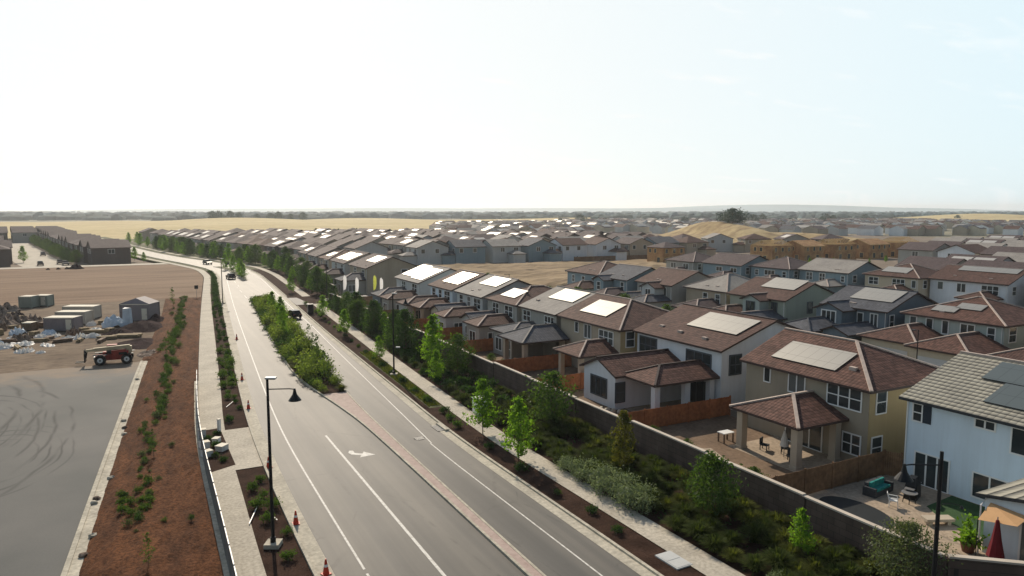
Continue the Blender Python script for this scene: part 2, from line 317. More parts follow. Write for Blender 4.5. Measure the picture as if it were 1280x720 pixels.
# ------------------------------------------------------------------ mesh building
class MB:
    def __init__(s): s.v = []; s.f = []; s.m = []; s.mats = []
    def slot(s, m):
        if m not in s.mats: s.mats.append(m)
        return s.mats.index(m)
    def add(s, vs, fs, m):
        k = len(s.v); i = s.slot(m)
        s.v += [tuple(v) for v in vs]
        for f in fs: s.f.append(tuple(k + j for j in f)); s.m.append(i)
    def box(s, x0, x1, y0, y1, z0, z1, m):
        vs = [(x, y, z) for z in (z0, z1) for y in (y0, y1) for x in (x0, x1)]
        s.add(vs, [(0, 2, 3, 1), (4, 5, 7, 6), (0, 1, 5, 4), (2, 6, 7, 3), (0, 4, 6, 2), (1, 3, 7, 5)], m)
    def obox(s, c, ax, ay, az, m):
        c = Vector(c); ax = Vector(ax); ay = Vector(ay); az = Vector(az)
        vs = [c + i * ax + j * ay + k * az for k in (-1, 1) for j in (-1, 1) for i in (-1, 1)]
        s.add(vs, [(0, 2, 3, 1), (4, 5, 7, 6), (0, 1, 5, 4), (2, 6, 7, 3), (0, 4, 6, 2), (1, 3, 7, 5)], m)
    def bar(s, a, b, w, h, m):
        a = Vector(a); b = Vector(b); d = (b - a); L = d.length
        if L < 1e-6: return
        d /= L; up = Vector((0, 0, 1)) if abs(d.z) < 0.95 else Vector((0, 1, 0))
        x = d.cross(up).normalized(); y = x.cross(d).normalized()
        s.obox((a + b) / 2, d * L / 2, x * w / 2, y * h / 2, m)
    def tube(s, pts, rads, m, n=8):
        k = len(s.v); i = s.slot(m); pts = [Vector(p) for p in pts]
        for j, p in enumerate(pts):
            d = (pts[min(j + 1, len(pts) - 1)] - pts[max(j - 1, 0)]).normalized()
            up = Vector((0, 0, 1)) if abs(d.z) < 0.9 else Vector((1, 0, 0))
            x = d.cross(up).normalized(); y = d.cross(x)
            for q in range(n):
                a = 2 * math.pi * q / n
                s.v.append(tuple(p + (x * math.cos(a) + y * math.sin(a)) * rads[j]))
        for j in range(len(pts) - 1):
            for q in range(n):
                a = k + j * n + q; b = k + j * n + (q + 1) % n
                s.f.append((a, a + n, b + n, b)); s.m.append(i)
        s.f.append(tuple(k + q for q in range(n))); s.m.append(i)
        e = k + (len(pts) - 1) * n
        s.f.append(tuple(e + n - 1 - q for q in range(n))); s.m.append(i)
    def poly(s, pts, m): s.add(pts, [tuple(range(len(pts)))], m)
    def build(s, name, parent=None, smooth=False):
        me = bpy.data.meshes.new(name); me.from_pydata(s.v, [], s.f); me.update()
        for m in s.mats: me.materials.append(m)
        me.polygons.foreach_set('material_index', s.m)
        if smooth: me.polygons.foreach_set('use_smooth', [True] * len(me.polygons))
        o = bpy.data.objects.new(name, me); col.objects.link(o)
        if parent: o.parent = parent
        return o

def fixn(o):
    bm = bmesh.new(); bm.from_mesh(o.data); bmesh.ops.recalc_face_normals(bm, faces=bm.faces); bm.to_mesh(o.data); bm.free(); return o
def tag(o, label=None, cat=None, group=None, kind=None):
    if label: o['label'] = label
    if cat: o['category'] = cat
    if group: o['group'] = group
    if kind: o['kind'] = kind
    return o
def thing(name, label, cat, loc=(0, 0, 0), rz=0, group=None):
    o = bpy.data.objects.new(name, None); col.objects.link(o); o.empty_display_size = 0.3
    o.location = loc; o.rotation_euler = (0, 0, rz)
    return tag(o, label, cat, group)
def struct(name, mb, label=None):
    o = mb.build(name); return tag(o, label, kind='structure')
KIDS = {}
def kids(o):
    if o.name not in KIDS: KIDS[o.name] = list(o.children)
    return KIDS[o.name]
def copy_tree(o, parent=None):
    c = o.copy(); col.objects.link(c)
    if parent: c.parent = parent
    for ch in kids(o): copy_tree(ch, c)
    return c
def put(o, loc, rz=0, sca=1.0, label=None, group=None):
    o.location = loc; o.rotation_euler = (0, 0, rz)
    o.scale = (sca, sca, sca) if not isinstance(sca, tuple) else sca
    if label: o['label'] = label
    if group: o['group'] = group
    return o

# piecewise tables in road coordinates: x across the road, y along it
def table(rows):
    def f(y):
        if y <= rows[0][0]: a, b = rows[0], rows[1]
        elif y >= rows[-1][0]: a, b = rows[-2], rows[-1]
        else:
            for a, b in zip(rows, rows[1:]):
                if a[0] <= y <= b[0]: break
        k = (y - a[0]) / (b[0] - a[0]); return a[1] + (b[1] - a[1]) * k
    def g(y):  # smoothed
        return (f(y - 7) + f(y - 3.5) + f(y) + f(y + 3.5) + f(y + 7)) / 5
    return g
PL = table([(0, 2.9), (38, 3.6), (61, 3.8), (71, 4.3), (94, 5.9), (135, 9.1), (166, 11.7), (225, 16.8), (252, 16.6), (280, 11), (320, 2), (365, -6), (440, -18), (600, -44)])
PR = table([(0, 4.9), (38, 5.1), (53, 5.6), (65, 5.8), (76, 6.8), (103, 8.8), (145, 11.9), (180, 14.6), (225, 18.6), (252, 18.6), (280, 13), (320, 4), (365, -4), (440, -16), (600, -42)])
GO = table([(0, 7.3), (36, 7.5), (48, 7.5), (65, 8.0), (83, 9.2), (116, 11.7), (172, 16), (225, 20.2), (252, 20.4), (280, 15.5), (320, 6.5), (365, -1.5), (440, -13), (600, -39)])
EL = table([(0, 9.6), (35, 9.8), (55, 10.0), (63, 10.2), (82, 11.4), (123, 14.3), (156, 16.8), (211, 21.4)])
KO = table([(0, 23.3), (28, 23.3), (44, 23.1), (56, 23.0), (67, 23.6), (79, 24.1), (91, 24.7), (111, 25.6), (130, 26.7), (150, 27.9), (184, 30.0), (225, 32.2), (252, 31.6), (280, 27), (320, 16), (365, 7), (440, -5), (600, -31)])
SL = table([(0, 25.8), (32, 25.5), (48, 25.2), (56, 25.3), (62, 25.7), (73, 26.3), (82, 26.8), (97, 27.9), (133, 30.2), (184, 33.2), (225, 35.4), (252, 34.8), (280, 30), (320, 19), (365, 10), (440, -2), (600, -28)])
SR = lambda y: SL(y) + 1.8
ML = table([(0, 17.2), (31, 17.2), (48, 17.2), (62, 17.1), (68, 16.9), (75, 15.8), (82, 15.2), (89, 15.6), (106, 16.6), (136, 18.8), (160, 20.6)])
MR = table([(0, 18.0), (31, 18.0), (48, 18.1), (60, 18.3), (71, 18.5), (85, 19.7), (106, 21.2), (127, 22.6), (148, 24.0), (160, 24.6)])
PK = table([(0, -7), (42, -4.4), (53, -3.7), (68, -2.7), (95, -0.8), (105, 0), (140, 3.0), (172, 4.8)])

def frange(a, b, st):
    n = max(1, int(round((b - a) / st))); return [a + (b - a) * i / n for i in range(n + 1)]
def band(mb, fl, fr, y0, y1, z, m, step=3.0, skirt=None, hb=None):
    """sheet between two tables; z above ground; skirt gives the sides real depth"""
    ys = frange(y0, y1, step); k = len(mb.v); i = mb.slot(m)
    for y in ys:
        a, b = fl(y), fr(y); mb.v += [(a, y, z), (b, y, z)]
    for j in range(len(ys) - 1):
        a = k + 2 * j; mb.f.append((a, a + 1, a + 3, a + 2)); mb.m.append(i)
    if skirt is not None:
        k2 = len(mb.v)
        for y in ys: mb.v += [(fl(y), y, skirt), (fr(y), y, skirt)]
        for j in range(len(ys) - 1):
            a = k + 2 * j; b = k2 + 2 * j
            mb.f.append((a, a + 2, b + 2, b)); mb.m.append(i)
            mb.f.append((a + 1, b + 1, b + 3, a + 3)); mb.m.append(i)
        n = 2 * (len(ys) - 1)
        mb.f.append((k, k2, k2 + 1, k + 1)); mb.m.append(i)
        mb.f.append((k + n, k + n + 1, k2 + n + 1, k2 + n)); mb.m.append(i)
c_ = lambda v: (lambda y: v)
off = lambda f, d: (lambda y: f(y) + d)

# ------------------------------------------------------------------ setting
GB = -0.7     # level of the estate, a little below the road
def setting():
    g = MB(); S = 9000
    g.poly([(-S, -400, GB - .05), (S, -400, GB - .05), (S, S, GB - .05), (-S, S, GB - .05)], M['far_plain']); struct('ground', g)
    g = MB(); g.poly([(-60, -20, GB - .045), (520, -20, GB - .045), (520, 560, GB - .045), (-60, 560, GB - .045)], M['estate_soil']); struct('estate_ground', g)
    # corridor base (mulch coloured verge), then everything laid on it
    g = MB(); band(g, off(PL, -0.6), off(SR, 6), 245, 600, -0.03, M['lawn'], 6, skirt=-1.2); struct('far_verge', g)
    g = MB(); band(g, off(PL, -0.3), c_(34.45), 0, 158, -0.03, M['mulch_dark'], 4, skirt=-1.2)
    band(g, off(PL, -0.3), off(SR, 4), 158, 245, -0.03, M['mulch_dark'], 4, skirt=-1.2); struct('planting_ground', g)
    # road and markings
    g = MB(); band(g, GO, KO, 0, 600, 0.0, M['asphalt'], 3); struct('road', g)
    g = MB(); z = .006
    band(g, EL, off(EL, .13), 36, 212, z, M['paint'])
    for y in (30.2, 32.8, 34.6): band(g, off(EL, 0), off(EL, .13), y, y + .9, z, M['paint'], .5)
    band(g, c_(13.32), c_(13.50), 0, 60, z, M['paint'])
    band(g, off(KO, -2.6), off(KO, -2.5), 0, 54, z, M['paint'])
    WR = table([(54, 20.6), (64, 21.3), (77, 22.1), (97, 23.4), (120, 25.0), (150, 26.6), (215, 30.6)])
    band(g, WR, off(WR, .1), 54, 212, z, M['paint'])
    for y in range(165, 225, 12):
        LC = lambda q: (GO(q) + 25.5) / 2 + .6 if q > 190 else (GO(q) + 22.5) / 2 + 1.6
        band(g, LC, off(LC, .14), y, y + 5, z, M['paint'], 1)
    # left turn arrow in the pocket
    A = [(-1.1, .8), (-.8, .85), (-.55, .3), (.1, .15), (.1, .6), (1.15, -.05), (.1, -.75), (.1, -.25), (-.7, -.1), (-1.05, .3)]
    g.add([(14.75 + .887 * u + .462 * v, 54.0 - .462 * u + .887 * v, z) for u, v in A], [(0, 1, 2, 9), (9, 2, 3, 8), (8, 3, 7), (4, 5, 6)], M['paint'])
    struct('road_markings', g)
    # kerbs and gutters
    g = MB()
    band(g, off(GO, 0), off(GO, .85), 0, 240, .012, M['kerb'])
    band(g, off(GO, -.16), off(GO, 0.02), 0, 600, .13, M['kerb'], 3, skirt=-.1)
    band(g, off(KO, -.75), off(KO, 0), 0, 240, .012, M['kerb'])
    band(g, off(KO, -.02), off(KO, .17), 0, 146, .13, M['kerb'], 3, skirt=-.1)
    band(g, off(KO, -.02), off(KO, .17), 163, 600, .13, M['kerb'], 3, skirt=-.1)
    struct('road_kerb', g)
    # median: stamped strip with kerbs, planted bed further on
    g = MB(); band(g, ML, off(ML, .17), 0, 161, .14, M['kerb'], 2, skirt=-.05); band(g, off(MR, -.15), MR, 0, 161, .14, M['kerb'], 2, skirt=-.05)
    band(g, ML, MR, 161, 161.2, .14, M['kerb'], 1, skirt=-.05); struct('median_kerb', g)
    g = MB(); band(g, off(ML, .17), off(MR, -.15), 0, 73.5, .12, M['paver'], 2); struct('median_paving', g)
    g = MB(); band(g, off(ML, .17), off(MR, -.15), 73.5, 161, .12, M['mulch_dark'], 2); struct('median_bed', g)
    g = MB(); fl = table([(205, 25.7), (215, 24.8), (240, 25.2), (252, 24.6), (262, 22.5)]); fr = table([(205, 26.0), (215, 27.4), (240, 28.0), (252, 27.2), (262, 24.5)])
    band(g, fl, fr, 206, 262, .14, M['kerb'], 3, skirt=-.05); band(g, off(fl, .3), off(fr, -.3), 207, 261, .146, M['lawn'], 3); struct('far_median', g)
    # left path, its planting beds and cross paths
    g = MB(); band(g, PL, PR, 0, 600, .02, M['concrete'], 3)
    band(g, PR, off(GO, -.16), 54.8, 65.5, .016, M['concrete'], 1.5)
    g.add([(3.75, 54.2, .026), (3.85, 52.2, .026), (5.5, 54.8, .024), (5.55, 55.6, .024)], [(0, 1, 2, 3)], M['concrete'])
    struct('left_footpath', g)
    g = MB(); band(g, off(PL, -.42), off(PL, -.02), 20, 86, .1, M['kerb'], 3, skirt=-.1); struct('path_edging', g)
    g = MB(); g.add([(3.95, 66.2, .024), (3.78, 55.0, .03), (5.75, 56.0, .024), (5.65, 66.4, .024)], [(0, 1, 2, 3)], M['mulch_dark']); struct('inset_planting_bed', g)
    # right pavement
    g = MB(); band(g, SL, SR, 0, 148, .02, M['concrete'], 3); band(g, SL, SR, 162, 600, .02, M['concrete'], 4); struct('right_pavement', g)
    g = MB(); band(g, off(KO, .9), off(SL, -.1), 64, 94, -.018, M['lawn'], 3); struct('verge_lawn', g)
    # side street through the estate wall
    g = MB(); g.poly([(KO(150), 148, .004), (KO(150) + 1, 148, .004), (70, 148, GB), (70, 161, GB), (KO(160), 161, .004)], M['street']); struct('side_street', g)
    # parking lot, mulch bank, yard, graded soil
    g = MB(); band(g, c_(-90), PK, -20, 101, 0, M['parking'], 6, skirt=-1); struct('parking_lot', g)
    g = MB(); band(g, PK, off(PK, .28), 0, 101, .13, M['kerb'], 4, skirt=-.1); band(g, off(PK, .28), off(PK, .85), 0, 101, .06, M['kerb'], 4, skirt=-.1); struct('parking_kerb', g)
    g = MB(); ys = frange(0, 171, 0.8); nx = 22; k = 0
    for y in ys:
        a, b = PK(y) + (.8 if y < 101 else .1), PL(y) - .05
        for i in range(nx + 1):
            q = i / nx; x = a + (b - a) * q
            z = .04 + .42 * math.sin(math.pi * min(1, q * 1.05)) ** .7 * (1 if y < 160 else (171 - y) / 11) + rnd.uniform(-.06, .06)
            if i in (0, nx): z = .05
            g.v.append((x, y, z))
    for j in range(len(ys) - 1):
        for i in range(nx):
            a = j * (nx + 1) + i; g.f.append((a, a + 1, a + nx + 2, a + nx + 1)); g.m.append(0)
    g.mats = [M['mulch']]; struct('mulch_bank', g)
    g = MB(); band(g, c_(-120), off(PK, .1), 101, 171, -.004, M['yard_soil'], 5, skirt=-1); struct('construction_ground', g)
    g = MB(); fr = lambda y: PL(y) - .2
    band(g, c_(-160), fr, 171, 283, 0.0, M['graded_soil'], 5, skirt=-1); struct('graded_dirt_field', g)
    g = MB(); band(g, c_(-160), lambda y: PL(y) - .6, 283, 290, .03, M['concrete'], 5, skirt=-1); struct('far_track', g)
    # vacant dry lots between the house rows
    g = MB(); nx, ny = 46, 40; X0, X1, Y0, Y1 = 70, 196, 160, 240
    for j in range(ny + 1):
        for i in range(nx + 1):
            x = X0 + (X1 - X0) * i / nx + (j / ny) * 6; y = Y0 + (Y1 - Y0) * j / ny - (x - 70) * .12
            e = min(i, nx - i, j, ny - j)
            g.v.append((x, y, GB + (0 if e == 0 else .35 + rnd.uniform(0, .5) + .5 * math.sin(x * .11) * math.cos(y * .17))))
    for j in range(ny):
        for i in range(nx):
            a = j * (nx + 1) + i; g.f.append((a, a + 1, a + nx + 2, a + nx + 1)); g.m.append(0)
    g.mats = [M['dry_field']]; struct('vacant_field', g)
    # estate streets
    g = MB()
    for x0, x1, y0, y1 in ((67, 76, 10, 165), (112, 121, 20, 170), (172, 180, 60, 200)): g.poly([(x0, y0, GB + .01), (x1, y0, GB + .01), (x1, y1, GB + .01), (x0, y1, GB + .01)], M['street'])
    struct('estate_street', g)
    g = MB(); band(g, off(PL, -42), off(PL, -27), 300, 545, GB + .02, M['concrete'], 8); struct('left_estate_street', g)
setting()

def hill(name, cx, cy, rx, ry, h, m, rot=0, rough=0.08, n=46, prof=1.6, tilt=0):
    g = MB(); r2 = random.Random(sum(map(ord, name)) + int(cx)); ph = [(r2.uniform(0, 6), r2.uniform(1.5, 6), r2.uniform(1.5, 6)) for _ in range(5)]
    c, s = math.cos(rot), math.sin(rot)
    for j in range(n + 1):
        for i in range(n + 1):
            u = -1 + 2 * i / n; v = -1 + 2 * j / n; d = min(1, math.hypot(u, v))
            k = (math.cos(d * math.pi) * .5 + .5) ** prof * (1 + tilt * u)
            w = sum(math.sin(a + b * u * 2 + e * v * 2) - math.sin(a) for a, b, e in ph) * rough * .6
            z = GB - .6 + h * k * (1 + w) + (.3 if d < 1 else -1.0)
            g.v.append((cx + c * u * rx - s * v * ry, cy + s * u * rx + c * v * ry, z))
    for j in range(n):
        for i in range(n):
            a = j * (n + 1) + i; g.f.append((a, a + 1, a + n + 2, a + n + 1)); g.m.append(0)
    g.mats = [m]; o = g.build(name, smooth=True); return tag(o, kind='structure')

def cam2(X, Y):  # camera heading frame (X right, Y ahead) to road frame
    a = R(27.5); return (math.cos(a) * X + math.sin(a) * Y, -math.sin(a) * X + math.cos(a) * Y)
ROT = -R(27.5)
def terrain():
    hill('golden_hill', *cam2(-270, 930), 400, 470, 7.6, M['golden_grass'], ROT, .22, prof=.9)
    hill('golden_hill', *cam2(-560, 1000), 330, 420, 5.0, M['golden_grass'], ROT, .2, prof=.8)
    hill('golden_hill', *cam2(40, 1250), 330, 330, 4.6, M['golden_grass'], ROT, .10, prof=.8)
    hill('golden_field', *cam2(130, 1500), 190, 150, 5, M['golden_grass'], ROT, .05, prof=.6)
    hill('golden_field', *cam2(860, 1330), 260, 190, 14, M['golden_grass'], ROT, .08, prof=.8)
    hill('golden_field', *cam2(560, 930), 230, 120, 3, M['golden_grass'], ROT, .05, prof=.6)
    hill('dry_hill', *cam2(134, 448), 66, 100, 12.2, M['hill_grass'], ROT, .13, prof=.85, tilt=-.15)
    hill('dry_hill', *cam2(186, 470), 70, 90, 5.6, M['hill_grass'], ROT, .16, prof=.7)
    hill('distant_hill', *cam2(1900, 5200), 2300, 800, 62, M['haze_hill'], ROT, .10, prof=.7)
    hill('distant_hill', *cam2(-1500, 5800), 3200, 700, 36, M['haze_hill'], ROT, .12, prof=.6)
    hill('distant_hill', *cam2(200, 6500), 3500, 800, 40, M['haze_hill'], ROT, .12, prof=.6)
terrain()

# ------------------------------------------------------------------ houses
def gable_block(w, x0, x1, y0, y1, z0, ze, sl, axis, m):
    if axis == 'y':
        xm = (x0 + x1) / 2; zr = ze + (x1 - x0) / 2 * sl
        P = [(x0, z0), (x1, z0), (x1, ze), (xm, zr - .05), (x0, ze)]
        vs = [(x, y, z) for y in (y0, y1) for x, z in P]
    else:
        ym = (y0 + y1) / 2; zr = ze + (y1 - y0) / 2 * sl
        P = [(y1, z0), (y0, z0), (y0, ze), (ym, zr - .05), (y1, ze)]
        vs = [(x, y, z) for x in (x0, x1) for y, z in P]
    w.add(vs, [(0, 1, 2, 3, 4), (9, 8, 7, 6, 5), (1, 6, 7, 2), (5, 0, 4, 9), (2, 7, 8, 3), (3, 8, 9, 4)], m)

def gable_roof(r, caps, x0, x1, y0, y1, ze, sl, axis, mr, mf, oh=.45, oe=.35, th=.2):
    lift = .06
    if axis == 'y':
        xm = (x0 + x1) / 2; a, b = x0 - oh, x1 + oh; zr = ze + (x1 - x0) / 2 * sl + lift; za = ze - oh * sl + lift
        c, d = y0 - oe, y1 + oe
        f = lambda u, v, z: (u, v, z)
    else:
        xm = (y0 + y1) / 2; a, b = y0 - oh, y1 + oh; zr = ze + (y1 - y0) / 2 * sl + lift; za = ze - oh * sl + lift
        c, d = x0 - oe, x1 + oe
        f = lambda u, v, z: (v, u, z)
    T = [f(a, c, za), f(xm, c, zr), f(b, c, za), f(a, d, za), f(xm, d, zr), f(b, d, za)]
    B = [(x, y, z - th) for x, y, z in T]
    fl = (lambda q: q) if axis == 'y' else (lambda q: q[::-1])
    r.add(T, [fl(q) for q in ((0, 1, 4, 3), (1, 2, 5, 4))], mr)
    r.add(T + B, [fl(q) for q in ((6, 9, 10, 7), (7, 10, 11, 8), (0, 3, 9, 6), (2, 8, 11, 5), (0, 6, 7, 1), (1, 7, 8, 2), (3, 4, 10, 9), (4, 5, 11, 10))], mf)
    caps.append((f(xm, c, zr + .03), f(xm, d, zr + .03)))

def hip_roof(r, caps, x0, x1, y0, y1, ze, sl, mr, mf, oh=.45, th=.2, open_e=False, gable_n=False, wall=None, mw=None):
    a, b, c, d = x0 - oh, x1 + oh, y0 - oh, y1 + oh; za = ze - oh * sl + .06
    if open_e: b = x1
    if open_e:       # leans against a taller wall on the +x side: ridge runs along x into that wall
        h = (d - c) / 2; k = min(h, (b - a) * .6); zr = za + h * sl
        V = [(a, c, za), (b, c, za), (b, d, za), (a, d, za), (a + k, (c + d) / 2, zr), (b, (c + d) / 2, zr)]
        F = [(0, 1, 5, 4), (2, 3, 4, 5), (3, 0, 4)]; hips = [(0, 4), (3, 4)]; ridge = (4, 5)
    elif gable_n:
        h = (b - a) / 2; zr = za + h * sl; xm = (a + b) / 2
        V = [(a, c, za), (b, c, za), (b, d, za), (a, d, za), (xm, c + h, zr), (xm, d, zr)]
        F = [(0, 1, 4), (1, 2, 5, 4), (3, 0, 4, 5)]; hips = [(0, 4), (1, 4)]; ridge = (4, 5)
        wall.add([(x0, y1 - .01, ze - .1), (x1, y1 - .01, ze - .1), (xm, y1 - .01, ze + (x1 - x0) / 2 * sl)], [(0, 2, 1)], mw)
        r.add([(a, d, za), (xm, d, zr), (b, d, za), (b, d, za - th), (xm, d, zr - th), (a, d, za - th)], [(0, 5, 4, 1), (1, 4, 3, 2)], mf)
    elif (b - a) >= (d - c):
        h = (d - c) / 2; zr = za + h * sl; ym = (c + d) / 2
        V = [(a, c, za), (b, c, za), (b, d, za), (a, d, za), (a + h, ym, zr), (b - h, ym, zr)]
        F = [(0, 1, 5, 4), (1, 2, 5), (2, 3, 4, 5), (3, 0, 4)]; hips = [(0, 4), (3, 4), (1, 5), (2, 5)]; ridge = (4, 5)
    else:
        h = (b - a) / 2; zr = za + h * sl; xm = (a + b) / 2
        V = [(a, c, za), (b, c, za), (b, d, za), (a, d, za), (xm, c + h, zr), (xm, d - h, zr)]
        F = [(0, 1, 4), (1, 2, 5, 4), (2, 3, 5), (3, 0, 4, 5)]; hips = [(0, 4), (1, 4), (2, 5), (3, 5)]; ridge = (4, 5)
    r.add(V, F, mr)
    B = V[:4] + [(x, y, z - th) for x, y, z in V[:4]]
    r.add(B, [(4, 7, 6, 5), (0, 4, 5, 1), (1, 5, 6, 2), (2, 6, 7, 3), (3, 7, 4, 0)], mf)
    up = lambda p: (p[0], p[1], p[2] + .03)
    for i, j in hips + [ridge]:
        if (Vector(V[i]) - Vector(V[j])).length > .3: caps.append((up(V[i]), up(V[j])))

class House:
    def __init__(s, name, label, loc, group=None, cat='house', rz=0):
        s.root = thing(name, label, cat, loc, rz, group); s.o = Vector(loc)
        s.w = MB(); s.r = MB(); s.caps = []; s.groups = []
    def L(s, x, y): return x - s.o.x, y - s.o.y
    def block(s, x0, x1, y0, y1, ze, sl, kind, wall, roof, axis='y', mf=None, z0=-.1, walls=True, oh=.45):
        x0, y0 = s.L(x0, y0); x1, y1 = s.L(x1, y1); mf = mf or M['fascia']
        if kind == 'gable':
            if walls: gable_block(s.w, x0, x1, y0, y1, z0, ze, sl, axis, wall)
            gable_roof(s.r, s.caps, x0, x1, y0, y1, ze, sl, axis, roof, mf, oh)
        else:
            if walls: s.w.box(x0, x1, y0, y1, z0, ze, wall)
            hip_roof(s.r, s.caps, x0, x1, y0, y1, ze, sl, roof, mf, oh, open_e=(kind == 'hip_e'), gable_n=(kind == 'hip_s'), wall=s.w if kind == 'hip_s' else None, mw=wall)
        s.groups.append(s.caps); s.caps = []
    def frame(s, face, plane):
        if face in 'WE': 
            pl = plane - s.o.x; sg = -1 if face == 'W' else 1
            return (lambda a, z, d: (pl + sg * d, a - s.o.y, z))
        pl = plane - s.o.y; sg = -1 if face == 'S' else 1
        return (lambda a, z, d: (a - s.o.x, pl + sg * d, z))
    def bx(s, mb, f, a0, a1, z0, z1, d0, d1, m):
        vs = [f(a, z, d) for d in (d0, d1) for z in (z0, z1) for a in (a0, a1)]
        mb.add(vs, [(0, 2, 3, 1), (4, 5, 7, 6), (0, 1, 5, 4), (2, 6, 7, 3), (0, 4, 6, 2), (1, 3, 7, 5)], m)
    def win(s, face, plane, a0, a1, z0, z1, nx=2, ny=2, trim='trim', t=.1, name='window', shut=None, bars=.055):
        f = s.frame(face, plane); m = M[trim]; g = MB(); w = a1 - a0; h = z1 - z0
        s.bx(g, f, a0 - t, a0, z0 - t, z1 + t, -.02, .07, m); s.bx(g, f, a1, a1 + t, z0 - t, z1 + t, -.02, .07, m)
        s.bx(g, f, a0, a1, z1, z1 + t, -.02, .068, m); s.bx(g, f, a0, a1, z0 - t, z0, -.02, .085, m)
        for i in range(1, nx): s.bx(g, f, a0 + w * i / nx - bars, a0 + w * i / nx + bars, z0, z1, -.01, .06, m)
        for j in range(1, ny): s.bx(g, f, a0, a1, z0 + h * j / ny - bars * .7, z0 + h * j / ny + bars * .7, -.01, .054, m)
        o = g.build(name, s.root); fixn(o)
        p = MB(); s.bx(p, f, a0 - .02, a1 + .02, z0 - .02, z1 + .02, .0, .03, M['glass']); fixn(p.build('pane', o))
        if shut:
            q = MB(); s.bx(q, f, shut[0], shut[1], z0 - .05, z1 + .05, .0, .05, M['shutter'])
            for i in range(1, 8): s.bx(q, f, shut[0] + .05, shut[1] - .05, z0 + h * i / 8 - .03, z0 + h * i / 8 + .03, .05, .062, M['shutter'])
            fixn(q.build('shutter', s.root))
        return o
    def panel(s, slope, x0, x1, y0, y1, ze, sl, edge, m='panel', lift=.13):
        """panel on the west ('W') or south ('S') slope; edge is the wall line the slope starts from"""
        x0, y0 = s.L(x0, y0); x1, y1 = s.L(x1, y1)
        e = edge - (s.o.x if slope == 'W' else s.o.y)
        zz = (lambda x, y: ze + (x - e) * sl + .06) if slope == 'W' else (lambda x, y: ze + (y - e) * sl + .06)
        V = [(x, y, zz(x, y) + lift) for x, y in ((x0, y0), (x1, y0), (x1, y1), (x0, y1))]
        B = [(x, y, z - .07) for x, y, z in V]
        g = MB(); g.add(V, [(0, 1, 2, 3)], M[m]); g.add(V + B, [(4, 7, 6, 5), (0, 4, 5, 1), (1, 5, 6, 2), (2, 6, 7, 3), (3, 7, 4, 0)], M['panel_edge'])
        return g.build('solar_panel', s.root)
    def post(s, x, y, z1, m='post_tan', w=.24):
        x, y = s.L(x, y); g = MB(); M_ = M[m]
        g.box(x - w, x + w, y - w, y + w, -.1, z1, M_); g.box(x - w - .05, x + w + .05, y - w - .05, y + w + .05, z1 - .22, z1 - .02, M_); g.box(x - w - .05, x + w + .05, y - w - .05, y + w + .05, -.1, .25, M_)
        return g.build('patio_post', s.root)
    def part(s, name, mb): return mb.build(name, s.root)
    def vents(s, pts):
        for x, y, z in pts:
            x, y = s.L(x, y); g = MB(); g.box(x - .18, x + .18, y - .3, y + .3, z - .25, z + .14, M['cap']); g.build('roof_vent', s.root)
    def done(s, cap='cap', capw=.26):
        s.w.build('wall', s.root)
        if s.r.v:
            r = s.r.build('roof', s.root)
            for cs in s.groups if cap else ():
                g = MB()
                for a, b in cs: g.bar(a, b, capw, .12, M[cap])
                g.build('ridge_cap', r)
        return s.root
EV, LO = 6.3, 3.6    # eaves above the estate ground, upper and lower roofs

